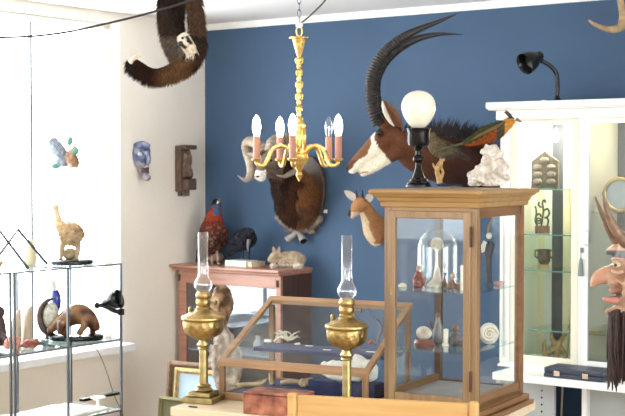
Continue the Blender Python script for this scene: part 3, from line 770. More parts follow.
build(g, 'fluting', gilt, chd, True, smooth=True)
# ornate stem: knuckled links
for n_, y in enumerate(range(57, 118, 12)):
    g = lz([(1.6, y), (2.4, y + 1.2), (3.3, y + 2.8), (2.4, y + 4.6), (1.9, y + 6.5), (2.6, y + 9), (1.9, y + 12.3)], 14)
    for a in range(4):
        th = PI / 2 * a + n_ * .6; g.tube([V((cc.x + r * k * math.cos(th), cc.y + r * k * math.sin(th), cz(yy))) for r, yy in ((1.4, y + .5), (3.6, y + 2), (3.2, y + 5), (1.4, y + 8))], .9 * k, 6)
    build(g, 'stem_link', gilt, chd, True, smooth=True)
build(lz([(10.3, 37.5), (10, 38.6), (7, 39.6), (6.2, 42), (5, 47), (3.4, 52), (1.6, 57.5)]), 'canopy_cup', gilt, chd, True, smooth='auto')
g = G().tube([V((cc.x - 2.8 * k * math.sin(t) , cc.y, cz(31) + 5.6 * k * math.cos(t))) for t in [2 * PI * q / 20 for q in range(20)]], .9 * k, 8, closed=True)
build(g, 'hook', gilt, chd, True, smooth=True)
build(lz([(3.4, 23), (3.8, 26), (2, 28)], 16), 'lamp_block', white_paint, chd, True, smooth=True)
y = 20.0; n_ = 0
while cz(y) < CEIL - .01:
    c0 = cz(y); h = 4.2 * k; ww = 1.7 * k
    pts = []
    for q in range(16):
        t = 2 * PI * q / 16; x = ww * math.cos(t); z = h * math.sin(t)
        z = max(0, abs(z) - 0) * (1 if z > 0 else -1)
        pts.append(V((cc.x + (x if n_ % 2 else 0), cc.y + (0 if n_ % 2 else x), c0 + z)))
    build(G().tube(pts, .45 * k, 6, closed=True), 'chain_link', steel, chd, True, smooth=True)
    y -= 6.6; n_ += 1
build(G().lathe([(.03, CEIL - .012), (.03, CEIL - .001)], (cc.x, cc.y, 0), 20), 'ceiling_plate', white_paint, chd, True)
RR = 43 * k
bulb_on = mat('glowing_bulb', (1, .95, .85), .2, emit=(1, .86, .62), es=14)
sleeve = mat('pink_candle_sleeve', (.46, .21, .15), .5, var=.06)
for n_, th in enumerate((170, 242, 314, 26, 98)):
    t = math.radians(th); dx, dy = math.cos(t), -math.sin(t)
    arm = [(7, 152), (13, 147.5), (20, 146), (27, 150), (31, 158), (35, 165), (40, 165.5), (43, 163), (43, 160)]
    P_ = [V((cc.x + dx * r * k, cc.y + dy * r * k, cz(yy))) for r, yy in spline(arm, 5)]
    n = len(P_); ao_ = build(G().tube(P_, [2.6 * k * (1 - .35 * q / n) for q in range(n)], 10), 'arm', gilt, chd, True, smooth=True)
    c1 = V((cc.x + dx * RR, cc.y + dy * RR, 0))
    build(G().lathe([(r * k, cz(yy)) for r, yy in ((1.5, 164), (2, 162), (4.6, 160.5), (5.4, 159), (4.9, 158.4), (3, 158.6))], c1, 18), 'drip_pan', gilt, ao_, True, smooth='auto')
    build(G().lathe([(r * k, cz(yy)) for r, yy in ((3.4, 158.8), (3.4, 136.5), (2.8, 136))], c1, 18), 'candle_sleeve', sleeve, ao_, True, smooth='auto')
    bp_ = [(2.2, 137), (3.0, 134), (4.1, 129), (4.2, 126), (3.5, 121), (2.2, 117.5), (.8, 115.8), (.1, 115)]
    lit = n_ != 2
    o = build(G().lathe([(r * k, cz(yy)) for r, yy in bp_], c1, 18), 'bulb', bulb_on if lit else glass('clear_bulb', (.95, .96, .97), fac=2), ao_, True, smooth=True)
    if not lit:
        o['label'] = 'unlit clear bulb'
        build(G().tube([c1 + V((0, 0, cz(136))), c1 + V((0, 0, cz(128)))], .6 * k, 6), 'filament_stem', white_paint, ao_, True)

# cables
pts = [(-30, 38.5, 5.0), (0, 37.5, 5.0), (35, 36), (70, 31.5), (100, 25), (130, 18), (160, 10), (188, 1.5), (215, -8)]
P_ = [at(p[0], p[1], 5.0) for p in spline([(p[0], p[1]) for p in pts], 6)]
tag(build(G().tube(P_, .0042, 8), 'ceiling_cable', black_wire, None, True, smooth=True), 'thin dark cable sagging across the upper left under the ceiling', 'cable')
pts = [(297.5, 25), (305, 20), (314, 12), (322, 4), (328, -4), (333, -16), (335, -31)]
P_ = [at(p[0], p[1], CY) for p in spline(pts, 6)]
tag(build(G().tube(P_, .0040, 8), 'lamp_cable', mat('brown_cable', (.10, .07, .05), .5), None, True, smooth=True), 'brown cable running from the chandelier hook up to the ceiling', 'cable')

# ================================================================== LAMPS
def clip_lamp(name, label, pts_arm, Y, head, neckp, clampbox, kk=1.0):
    o = thing(name, label, 'lamp', clampbox[0], 0)
    build(G().tube([at(a, b, Y + c) for a, b, c in spline(pts_arm, 5)], 2.2 * Y / F * kk, 10), 'gooseneck', black_m, o, True, smooth=True)
    c, ax, L, r0, r1 = head
    Q = ax.normalized().to_track_quat('Z', 'Y').to_matrix().to_4x4()
    prof = [(r0 * .55, 0), (r0 * .9, L * .08), (r0, L * .25), (r0 * 1.1, L * .35), (r1 * .86, L * .55), (r1 * .98, L * .8), (r1, L), (r1 * .93, L * .97), (r1 * .8, L * .6), (.004, L * .42)]
    build(G().lathe(prof, c, 26, Q), 'lamp_shade', black_m, o, True, smooth='auto')
    return o
Yl, il = on_j(557, .30); zt_ = zc1
k = Yl / F
base = R(il, .30, zt_)
o = clip_lamp('clip_lamp', 'glossy black spot lamp clamped on top of the white cabinet', [(557, 97.5, 0), (557.5, 85, 0), (556, 73, 0), (549, 65, -.01), (541, 61, -.02)], Yl, (at(541.5, 54.5, Yl - .02), V((-.75, -.45, -.42)), 24 * k, 5.5 * k, 11 * k), None, (base,))
build(G().tube([at(541, 61, Yl - .02), at(540, 56, Yl - .02)], 3 * k, 8), 'shade_joint', black_m, o, True)
g = G().box(-.055, .03, -.025, .025, 0, .010, Matrix.Translation(base) @ rotz(RA)); g.lathe([(.016, .01), (.014, .02), (.008, .03)], base, 16)
build(g, 'clamp', black_m, o, True, bevel=.002)
build(G().box(-.085, -.055, -.012, .012, .001, .014, Matrix.Translation(base) @ rotz(RA)), 'clamp_tip', mat('chrome', (.8, .78, .7), .2, 1), o, True, bevel=.003)

Y2 = on_i(119, iS)[0]; k = Y2 / F
o = clip_lamp('spot_lamp', 'black spot lamp clamped to the far post of the glass shelving', [(121, 312, 0), (115, 311, .0), (107, 307, 0), (100, 305, 0)], Y2, (at(103, 304, Y2), V((.85, -.25, .30)), 19 * k, 4.2 * k, 9.5 * k), None, (at(120, 312, Y2),))
build(G().ball(at(97, 305.5, Y2), 3.2 * k, 12, 8), 'end_cap', black_m, o, True, smooth=True)
build(G().box(-.012, .012, -.012, .012, -.015, .015, Matrix.Translation(at(121, 312, Y2)) @ rotz(RA)), 'clamp', black_m, o, True, bevel=.002)
pts = [(89, 343.5), (97, 350), (103, 362), (108, 376), (113, 392), (118, 404), (122, 411), (124, 425)]
tag(build(G().tube([at(x, y, on_i(x, .50)[0]) for x, y in spline(pts, 5)], .0028, 8), 'lamp_flex', mat('grey_flex', (.2, .2, .2), .5), None, True, smooth=True), 'thin grey flex drooping behind the glass shelving', 'cable')

# egg globe lamp on cabinet
top = Z0 + H
def on_top(px, py): p = on_z(px, py, top); return p
p = on_z(418.3, 186.7, top); Yg = p.y; k = Yg / F
gl = thing('globe_lamp', 'egg-shaped milk glass lamp on a turned black base atop the tall cabinet', 'lamp', p, 0)
def gz(y): return (at(420, y, Yg).z - top)
prof = [(18, 187), (18, 184.6), (16, 183.8), (16.6, 182.4), (13, 181), (12.5, 179.2), (9, 177.8), (5, 173.5), (3.2, 168), (2.8, 163), (5, 161.5), (5.8, 159), (4.8, 156.5), (3, 154.8), (2.8, 151), (4.2, 149.5), (3.4, 147.6), (6, 146.4), (10, 145.5), (11.3, 142), (11, 133), (12.4, 128.5), (11.4, 128)]
prof = [(r * .72 if y > 176 else r, y) for r, y in prof]
build(G().lathe([(r * k, max(0, gz(y))) for r, y in prof], n=32), 'turned_base', mat('ebony', (.007, .005, .004), .22, spec=.25), gl, smooth='auto')
eg = []
for q in range(25):
    t = PI * q / 24; z = 110 - 19.5 * math.cos(t) ; r = 16.8 * math.sin(t) * (1 - .20 * (z - 110) / 19.5)
    eg.append((max(r, .05) * k, gz(z)))
build(G().lathe(eg, n=36), 'glass_globe', mat('milk_glass', (.74, .70, .58), .25, var=.01, emit=(1, .87, .58), es=.03), gl, smooth=True)

# ================================================================== MOUNTED HEADS ON THE BLUE WALL
def wallY(px): return on_j(px, 0)[0]
def ringed(pts, Y, rings, upto, amp=.13, seg=36):
    "horn path with ridges; pts (px,py,dy,r)"
    sp = spline(pts, seg); n = len(sp); k = Y / F; out = []
    P_ = [at(a, b, Y + c) for a, b, c, r in sp]; Rr = []
    for i, q in enumerate(sp):
        t = i / n; r = q[3]
        if t < upto: r *= 1 + amp * math.sin(2 * PI * rings * t / upto) * (1 - .5 * t / upto)
        Rr.append(max(r, .15) * k)
    return P_, Rr

# ---- sable antelope
Yw = wallY(470)
YH = Yw - .55
o = thing('sable_antelope_mount', 'large brown antelope head mount with long curved ringed horns above the tall cabinet', 'mounted head', at(470, 185, Yw - .02), 0)
g = G()
# neck from wall to skull, then muzzle
chain(g, [(486, 172, .53, 34), (468, 164, .42, 40), (446, 160, .25, 39), (424, 154, .12, 32), (406, 146, .03, 22), (391, 140, 0, 17)], YH, 20, .62, 5)
chain(g, [(398, 138, 0, 15), (386, 138, -.01, 14), (377, 145, -.02, 13), (368, 153, -.03, 11), (359, 161, -.04, 9), (352, 168, -.05, 7.5), (349.5, 171.5, -.055, 6.5)], YH, 18, .8, 5)
chain(g, [(396, 150, 0, 12), (384, 158, -.01, 10), (372, 167, -.03, 7.5), (360, 173.5, -.045, 5)], YH, 14, .8, 5)
chain(g, [(380, 126, -.01, 7), (384, 122, 0, 7), (390, 124, .02, 8)], YH, 12, 1, 4)
blob(g, 379, 134, YH - .055, 4.5, 3, 3.2)
og = organic(g, .008, 5, .5)
rb = (.115, .046, .025); dk = (.04, .017, .012); wh = (.80, .74, .62); tan_ = (.30, .15, .075)
def inpoly(x, y, P):
    c = False; n = len(P)
    for i in range(n):
        x1, y1 = P[i]; x2, y2 = P[i - 1]
        if (y1 > y) != (y2 > y) and x < (x2 - x1) * (y - y1) / (y2 - y1) + x1: c = not c
    return c
def dseg(x, y, a, b):
    t = max(0, min(1, ((x - a[0]) * (b[0] - a[0]) + (y - a[1]) * (b[1] - a[1])) / ((b[0] - a[0]) ** 2 + (b[1] - a[1]) ** 2)))
    return math.hypot(x - a[0] - t * (b[0] - a[0]), y - a[1] - t * (b[1] - a[1]))
FACE = [(371, 126), (375.5, 128.5), (374, 139), (378, 146), (384, 154), (391, 162), (387, 170), (374, 178), (360, 184), (343, 184), (346, 173), (355, 164), (366, 155), (372, 144), (370.5, 136)]
def sable_col(p):
    x, y = px_of(p); n = mnoise.noise(p * 14) * 3
    c = mixc(rb, dk, (x - 398) / 60)
    if x < 376 and y < 160 and dseg(x, y, (373, 142), (350, 165)) < 6: c = mixc(rb, tan_, .35)
    if inpoly(x + n * .5, y + n * .5, FACE):
        c = wh
        if dseg(x, y, (371, 146), (353, 169)) < 1.9: c = wh
    if dseg(x, y, (378, 131), (381, 134)) < 3.4: c = dk
    if dseg(x, y, (345, 176), (368, 172)) < .8: c = (.25, .14, .09)
    if x < 348.5 and y < 172.5: c = (.03, .02, .02)
    return c
sk = skinned(og, 'head_and_neck', o, sable_col, coat_p, fur=(5000, .006, .0010, lambda p: V((.9, .2, -.35))))
# mane
rnd = random.Random(3); g = G()
for q in range(520):
    t = rnd.random(); x = 404 + 82 * t; yb = 127 + 5 * t + rnd.uniform(-1, 7); dy = (.05 + .50 * t * t)
    p = at(x, yb, YH + dy + rnd.uniform(-.03, .03)); l = rnd.uniform(.03, .075) * (.35 + .9 * math.sin(min(1, t * 1.25) * PI * .8))
    d = V((rnd.uniform(.1, .9), rnd.uniform(-.2, .2), 1)).normalized() * l
    g.add([p - V((.003, 0, .01)), p + V((.003, 0, -.01)), p + d], [(0, 1, 2)])
build(g, 'mane', mat('black_mane', (.02, .012, .012), .8), sk, True)
for pts in ([(379, 125, -.02, 6.6), (373.5, 110, -.02, 6.3), (371, 92, -.01, 6.2), (372.5, 76, 0, 6.1), (379, 60, 0, 5.8), (390, 47, 0, 5.2), (405, 36, .01, 4.3), (422, 28, .02, 3), (440, 21, .04, 1.9), (456.5, 13.8, .05, .5)],
            [(382, 123, .07, 6), (377.5, 107, .07, 5.8), (375, 90, .07, 5.7), (377, 76, .07, 5.6), (384, 62, .07, 5.5), (395, 51, .08, 5), (409, 42, .09, 4.4), (425, 36.5, .10, 3), (443, 34, .12, 1.7), (463, 34.6, .13, .4)]):
    P_, Rr = ringed(pts, YH, 36, .66)
    build(G().tube(P_, Rr, 14), 'horn', mat('dark_horn', (.020, .016, .015), .5, var=.3, scale=60), o, True, smooth=True)
# ear
def leaf(base, tip, wid, thick, bulge, n=10):
    "cupped leaf-shaped ear between two world points"
    ax = tip - base; L_ = ax.length; ax.normalize(); nrm = V(bulge); nrm = (nrm - ax * nrm.dot(ax)).normalized(); sd = ax.cross(nrm)
    g = G(); rows = []
    for i in range(n + 1):
        t = i / n; w_ = wid * (math.sin(PI * min(1, (t * .86 + .14))) ** .7)
        row = []
        for j in range(7):
            s_ = (j / 3 - 1); row.append(base + ax * L_ * t + sd * s_ * w_ - nrm * (w_ * .75 * (1 - s_ * s_)))
        rows.append(row)
    k = 7; vs = [p for r in rows for p in r]; m = len(vs); vs += [p - nrm * thick for p in vs]
    fs = []
    for i in range(n):
        for j in range(6):
            a = i * k + j; fs += [(a, a + 1, a + k + 1, a + k), (m + a, m + a + k, m + a + k + 1, m + a + 1)]
        fs += [(i * k, (i + 1) * k, m + (i + 1) * k, m + i * k), (i * k + 6, m + i * k + 6, m + (i + 1) * k + 6, (i + 1) * k + 6)]
    for j in range(6): fs += [(j, m + j, m + j + 1, j + 1), (n * k + j, n * k + j + 1, m + n * k + j + 1, m + n * k + j)]
    return g.add(vs, fs)
er = leaf(at(401, 131, YH - .04), at(382, 99.5, YH - .10), .034, .004, (-.85, -.5, -.25))
build(er, 'ear', mat('ear_brown', (.17, .075, .038), .7, var=.2, scale=40), o, True, smooth=True)
build(chain(G(), [(382.5, 101, -.115, .7), (383.5, 107, -.12, 1.8), (386, 114, -.115, 2.2), (390, 121, -.10, 1.8), (394, 126, -.08, .7)], YH, 8), 'ear_lining', mat('pale_ear', (.6, .55, .48), .8), o, True, smooth=True)
er = leaf(at(400, 130, YH + .10), at(391, 104, YH + .16), .03, .004, (-.8, -.5, 0))
build(er, 'ear', mat('ear_brown', (.17, .075, .038), .7), o, True, smooth=True)
build(blob(G(), 379.3, 133, YH - .083, 2.7, 2, 2.1), 'eye', eye_m, o, True, smooth=True)
g = G(); M_ = Matrix.Rotation(PI / 2, 4, 'X')
pc = R(on_j(470, 0)[1], .015, at(482, 172, Yw).z)
Mw = rotz(RA)
pts = [(0.11 * math.sin(a), .17 * math.cos(a)) for a in [2 * PI * q / 28 for q in range(28)]]
g.prism([pc + Mw @ V((x, .014, z)) for x, z in pts], Mw @ V((0, -.02, 0)))
build(g, 'wall_shield', mat('dark_shield', (.10, .05, .03), .4), o, True, bevel=.004)

# ---- mouflon ram on carved shield
Yw = wallY(297); YR = Yw - .40
o = thing('ram_mount', 'dark brown ram head with curled horns on a carved brown shield behind the chandelier', 'mounted head', at(297, 240, Yw - .02), 0)
sx, sz = 302, 192
outl = [(0, -38), (14, -35), (22, -26), (25.5, -12), (25.5, 4), (23, 18), (19, 29), (21, 33), (15, 36), (17, 40), (10, 42), (6, 39), (0, 44), (-6, 39), (-11, 42), (-16, 39), (-15, 35), (-21, 33), (-19, 28), (-23, 18), (-25, 4), (-25, -12), (-22, -26), (-14, -35)]
iC = on_j(sx, 0)[1]; kz = Yw / F
g = G(); g.prism([R(iC + x * kz * 1.2, .004, at(sx, sz, Yw).z - z * kz) for x, z in outl], -E2 * -.028)
build(g, 'carved_shield', mat('walnut_shield', (.085, .055, .04), .5, var=.3, scale=20, bump=.4), o, True, bevel=.005)
g = G()
for q in range(30):
    a = q / 29; x = -22 + 44 * a; z = 26 + 12 * math.sin(a * PI)
    p = R(iC + x * kz * 1.2, .034, at(sx, sz, Yw).z - z * kz); g.ball(p, (.018, .012, .022), 8, 6)
build(g, 'leaf_carving', mat('grey_carving', (.22, .185, .16), .6, var=.3, scale=40, bump=.4), o, True, smooth=True)
for sgn in (-1, 1):
    p1 = R(iC + sgn * 1 * kz, .04, at(sx, 231, Yw).z); p2 = R(iC + (sgn * 10 - 1) * kz, .06, at(sx, 240, Yw).z)
    g = G().tube([p1, (p1 + p2) / 2 + V((0, 0, -.003)), p2], [.017, .020, .024], 12)
    bl = build(g, 'ribbon_end', mat('pale_grey_wood', (.28, .25, .23), .6, var=.2, scale=30), o, True, smooth='auto')
    build(G().tube([p2, p2 + (p2 - p1).normalized() * .006], .020, 12), 'dark_tip', black_m, bl, True)
g = G()
chain(g, [(299, 205, .36, 22), (297, 195, .30, 23), (292, 185, .2, 21), (284, 174, .1, 17), (275, 163, .02, 13), (270, 160, 0, 11)], YR, 18, .85, 5)
chain(g, [(303, 222, .35, 13), (298, 212, .30, 20), (292, 200, .26, 21)], YR, 16, .7, 4)
chain(g, [(273, 156, 0, 9.5), (268, 162, -.02, 9), (263, 170, -.04, 7), (259.5, 177, -.055, 5.6), (258.5, 179, -.06, 4.8)], YR, 14, 1, 4)
og = organic(g, .009, 5, .5)
def ram_col(p):
    x, y = px_of(p); n = mnoise.noise(p * 16)
    c = mixc((.022, .013, .011), (.075, .032, .018), .5 + n)
    if x > 299 + 10 * n and y > 165: c = mixc(c, (.26, .11, .045), .75)
    if x > 298 and y > 205: c = mixc(c, (.05, .03, .03), .5)
    if x < 283 and y < 178: c = mixc((.20, .15, .12), (.08, .055, .045), .5 + n)
    if x < 266 and y > 169.5 - n * 3: c = (.74, .70, .64)
    if x < 280 and y > 181: c = (.05, .03, .025)
    return c
def ram_comb(p): return V((.15, -.1, -1))
sk = skinned(og, 'head_and_neck', o, ram_col, fur_p, fur=(9000, lambda p: .03 if px_of(p)[0] > 272 else .008, .0016, ram_comb))
hornp = lambda nm: mat('ram_horn', (.36, .28, .21), .5, var=.35, scale=22, bump=.5, bscale=60)
for pts in ([(270, 152, -.02, 6.6), (271, 145, 0, 6.8), (278, 140, .06, 6.8), (288, 140, .12, 6.4), (296, 146, .16, 5.8), (300, 156, .14, 5.2), (298, 166, .08, 4.4), (291, 173, .0, 3.4), (284, 176.5, -.06, 2.0), (276.5, 175, -.10, .5)],
            [(264, 152, .0, 6.4), (258, 145, .03, 6.6), (251.5, 141.5, .07, 6.6), (247, 145, .10, 6.2), (247.5, 153, .10, 5.4), (250, 162, .06, 4.8), (251, 171, .0, 4.3), (249, 178, -.05, 3.4), (244.5, 180, -.08, 2.1), (237.5, 175.5, -.10, .4)]):
    P_, Rr = ringed(pts, YR, 26, .9, .07)
    build(G().tube(P_, Rr, 16, .8), 'horn', hornp(0), o, True, smooth=True)
build(leaf(at(263, 158, YR - .02), at(246.5, 153, YR - .02), .014, .003, (-.3, -1, .1)), 'ear', mat('pale_ear', (.6, .55, .48), .8), o, True, smooth=True)
build(blob(G(), 270.5, 160.5, YR - .062, 2.0, 1.5, 1.6), 'eye', eye_m, o, True, smooth=True)
build(chain(G(), [(256, 175.8, -.088, .5), (257.5, 176.6, -.094, 1), (259.5, 176, -.094, .5)], YR, 8), 'nostril', eye_m, o, True, smooth=True)

# ---- small antelope
Yw = wallY(375); YS = Yw - .22
o = thing('duiker_mount', 'small tan antelope head with big ears and spike horns left of the tall cabinet', 'mounted head', at(375, 249, Yw - .01), 0)
g = G()
chain(g, [(383, 232, .20, 9), (379, 230, .17, 12), (373, 222, .11, 11.5), (368, 213, .05, 8.5), (363, 205, .02, 7.5), (361, 203, 0, 7)], YS, 16, .85, 4)
chain(g, [(378, 243, .17, 7), (373, 233, .14, 10), (369, 222, .1, 8)], YS, 14, .8, 4)
chain(g, [(363, 203, 0, 8), (359, 205, -.01, 7.8), (355, 210, -.03, 5.8), (351.5, 214.5, -.05, 4), (350, 216, -.055, 3.4)], YS, 14, .9, 4)
og = organic(g, .005, 4, .5)
tn = (.38, .18, .075); pl = (.72, .58, .40)
def dk_col(p):
    x, y = px_of(p); n = mnoise.noise(p * 25) * 3
    c = mixc(tn, (.36, .18, .09), (y - 195) / 60)
    if y > 212 and x < 365 + (y - 212) * .32 + n: c = mixc(c, pl, .8)
    if y > 244: c = (.7, .62, .5)
    if x < 358 and y > 213 + n: c = mixc(c, pl, .7)
    if x < 350.8 and y < 217: c = (.03, .02, .02)
    return c
sk = skinned(og, 'head_and_neck', o, dk_col, coat_p, fur=(2500, .008, .0008, lambda p: V((.2, .2, -.9))))
build(leaf(at(357, 200, YS + .03), at(344, 190.5, YS + .03), .021, .003, (-.35, -.9, .1)), 'ear', mat('pale_ear', (.6, .55, .48), .8), o, True, smooth=True)
build(leaf(at(367, 202, YS + .01), at(372, 192.5, YS + .01), .022, .003, (-.1, -1, .0)), 'ear', mat('pale_ear', (.6, .55, .48), .8), o, True, smooth=True)
for x0, x1 in ((357.5, 356), (362.5, 362.5)):
    build(chain(G(), [(x0, 200, 0, 1.6), (x0 * .5 + x1 * .5, 195, 0, 1.2), (x1, 189.5, .01, .3)], YS, 10), 'horn', mat('dark_horn', (.028, .022, .020), .4), o, True, smooth=True)
build(blob(G(), 360.2, 207.5, YS - .036, 1.8, 1.3, 1.4), 'eye', eye_m, o, True, smooth=True)

# tag on the wall
ii = on_j(325, 0)[1]
g = G(); rbox(g, ii - .018, ii + .018, 0, .003, at(325, 213, wallY(325)).z, at(325, 209.5, wallY(325)).z)
tag(build(g, 'wall_tag', card, None, True), 'small white tag on the blue wall right of the ram shield', 'tag')

# ---- antler top right
Yw = wallY(640)
o = thing('antler_mount', 'pale brown antler reaching into the top right corner on the blue wall', 'antler', at(640, 10, Yw - .01), 0)
YA = Yw - .16
P_, Rr = ringed([(588.5, 20, -.02, .8), (594, 24, -.02, 1.8), (602, 27.5, -.01, 2.5), (610, 29.5, 0, 3.3), (618, 28.5, .01, 4), (624, 24, .03, 4.5), (632, 14, .07, 4.8), (640, 6, .12, 5.2), (645, 3, .15, 6)], YA, 1, .01)
build(G().tube(P_, Rr, 12), 'tine', mat('antler', (.40, .27, .14), .5, var=.4, scale=30, bump=.3), o, True, smooth=True)
P_, Rr = ringed([(621, 27, .01, 4), (623, 16, .02, 4), (621, 4, .03, 3.6), (618, -8, .03, 2.5), (613, -16, .02, .6)], YA, 1, .01)
build(G().tube(P_, Rr, 12), 'beam', mat('antler', (.40, .27, .14), .5), o, True, smooth=True)
g = G(); ii = on_j(645, 0)[1]; zc_ = at(645, 4, Yw).z
g.prism([R(ii + .07 * math.sin(a), .002, zc_ + .1 * math.cos(a)) for a in [2 * PI * q / 20 for q in range(20)]], E2 * .02)
build(g, 'wall_shield', mat('dark_shield', (.10, .05, .03), .4), o, True, bevel=.003)

# ================================================================== SLOTH
YL = 6.3
o = thing('hanging_sloth', 'dark brown furry sloth hanging upside down from the ceiling with one arm stretched left', 'stuffed animal', at(182, -10, YL), 0)
g = G()
chain(g, [(176, -21, 0, 12), (173, -8, 0, 12), (171, 8, 0, 12), (171, 24, 0, 11), (174, 38, -.01, 11), (181, 50, -.01, 12), (190, 58, -.01, 13)], YL, 18, .9, 4)
chain(g, [(194, -20, 0, 6.5), (194, 0, 0, 6.5), (196, 15, -.01, 6.5), (197, 30, -.02, 6.5), (197, 45, -.03, 7.5), (193, 56, -.03, 9)], YL, 16, .9, 4)
chain(g, [(194, 54, -.03, 10), (186, 63, -.05, 9), (175, 70, -.08, 7.8), (163, 74, -.11, 7), (152, 74.5, -.13, 7), (143, 70, -.15, 6.5), (135, 64.5, -.16, 6.5), (130, 63, -.17, 6)], YL, 16, .9, 4)
blob(g, 186, 43, YL - .07, 10, 9, 11)
chain(g, [(190, 47, -.08, 6), (186, 43, -.10, 6.5), (182, 41, -.13, 4.4)], YL, 12, 1, 4)
og = organic(g, .009, 4, .5)
def dseg_(x, y, a, b):
    t = max(0, min(1, ((x - a[0]) * (b[0] - a[0]) + (y - a[1]) * (b[1] - a[1])) / ((b[0] - a[0]) ** 2 + (b[1] - a[1]) ** 2)))
    return math.hypot(x - a[0] - t * (b[0] - a[0]), y - a[1] - t * (b[1] - a[1]))
def sloth_col(p):
    x, y = px_of(p); n = mnoise.noise(p * 9)
    c = mixc((.024, .016, .013), (.05, .032, .024), .5 + n * 1.4)
    if x > 187 and y < 35: c = mixc(c, (.13, .075, .045), .7)
    if 34 < y < 60 and x < 184: c = mixc(c, (.15, .115, .09), .6 + n)
    if y > 58 and x < 200: c = mixc((.030, .015, .010), (.14, .07, .032), .45 + 2.2 * n)
    if x < 137: c = (.02, .017, .017)
    if p.y < YL - .07 and dseg_(x, y, (182, 36), (190, 49)) < 6.5: c = (.74, .64, .52)
    if p.y < YL - .07 and (dseg_(x, y, (187, 37), (191, 43)) < 1.6 or dseg_(x, y, (180, 43), (185, 47)) < 1.8): c = (.05, .035, .03)
    return c
def sloth_fur(p):
    x, y = px_of(p)
    if p.y < YL - .07 and 176 < x < 196 and 32 < y < 53: return .004
    return .032
def sloth_comb(p):
    x, y = px_of(p)
    return V((-.3, -.2, -.9)) if y > 55 else V((.05, -.2, -.8))
skinned(og, 'furry_body', o, sloth_col, fur_p, fur=(18000, sloth_fur, .0022, sloth_comb))
for q, (x, y) in enumerate(((139.5, 53.5), (141, 56.5), (137, 59))):
    build(chain(G(), [(129 + q, 61.5 + q * .8, -.19 - .015 * q, 1.7), (133, 58 + q * .9, -.20 - .015 * q, 1.4), (x, y, -.20 - .015 * q, .4)], YL, 8), 'claw', mat('claw', (.62, .48, .34), .4), o, True, smooth=True)
build(blob(G(), 180.5, 43.5, YL - .142, 2.6, 1.2, 2.4), 'nose', eye_m, o, True, smooth=True)
for x, y in ((182.5, 38), (188, 41)):
    build(blob(G(), x, y, YL - .135, 1.6, 1.2, 1.4), 'eye', eye_m, o, True, smooth=True)

# ================================================================== BIRDS AND SMALL ANIMALS
def bird(name, label, cat, Y, base, parts, colfn, m, voxel=.004, fur=None, extra=None, it=3):
    o = thing(name, label, cat, base, 0)
    g = G()
    for p in parts: chain(g, p, Y, 12, 1, 4)
    og = organic(g, voxel, it, .5)
    skinned(og, 'feathered_body', o, colfn, m, fur=fur)
    return o
def fbase(px, py, Y): return at(px, py, Y)

# tragopan pheasant on the sideboard
Yp, ip = on_j(212, .17); k = Yp / F
zt0 = ZSB
def zpx(Y, z): return 208 - F * (((0) * 0) + 0) if 0 else px_of(V((0, Y, z)))[1]
def col_trag(p):
    x, y = px_of(p); n = mnoise.noise(p * 60)
    c = mixc((.20, .035, .020), (.07, .024, .018), (y - 214) / 26 + n * .5)
    if n > .22 and y > 224: c = mixc(c, (.30, .20, .16), .5)
    if y < 221: c = (.30, .045, .018)
    if y < 215 and 213.5 < x < 220.5: c = (.06, .10, .20)
    if y < 204: c = (.025, .02, .02)
    if 200 < y < 203.5 and 217 < x < 219: c = (.75, .75, .8)
    if x < 204 and y > 240: c = (.04, .025, .02)
    return c
o = bird('tragopan_pheasant', 'red-brown pheasant with a blue throat standing on the sideboard by the corner', 'stuffed bird', Yp, R(ip, .17, zt0),
    [[(217.5, 199, 0, 3.6), (217, 203, 0, 4), (216, 210, 0, 5.5), (214, 218, 0, 8.5), (213, 228, 0, 12), (211, 238, 0, 13), (207, 247, .0, 10), (203, 253, .01, 6.5), (200, 259, .03, 3.5)],
     [(220, 226, .01, 8), (218, 240, .01, 9), (214, 248, .01, 6)]], col_trag, feather_p, fur=(3500, .010, .0022, lambda p: V((-.3, -.1, -.9)), None))
build(chain(G(), [(218.5, 200, -.015, 1.6), (221, 201.5, -.03, 1), (221.5, 204, -.035, .3)], Yp, 8), 'beak', mat('dark_beak', (.09, .07, .06), .4), o, True, smooth=True)
yb0 = px_of(R(ip, .17, zt0))[1]
for x in (210, 216):
    build(chain(G(), [(x, 247, 0, 2.4), (x + 1.5, 256, -.01, 1.3), (x + 2, yb0 - .8, -.015, 1.2)], Yp, 8), 'leg', mat('bird_leg', (.45, .33, .25), .6), o, True, smooth=True)
    build(chain(G(), [(x + 2, yb0 - .8, -.015, 1.3), (x + 3, yb0 - .3, -.045, .7)], Yp, 8), 'foot', mat('bird_leg', (.45, .33, .25), .6), o, True, smooth=True)
g = G(); g.prism([at(x, y, Yp + .02) for x, y in ((208, 243), (202, 243), (195, 261), (197, 263.5), (203, 259))], (0, .02, 0)); build(g, 'tail', mat('dark_tail', (.05, .03, .025), .6, var=.4, scale=60), o, True, bevel=.003)
build(blob(G(), 215, 257, Yp + .03, 9, 7, 5.5), 'moss_stand', mat('driftwood', (.30, .20, .15), .8, var=.4, scale=40, bump=.6), o, True, smooth=True)

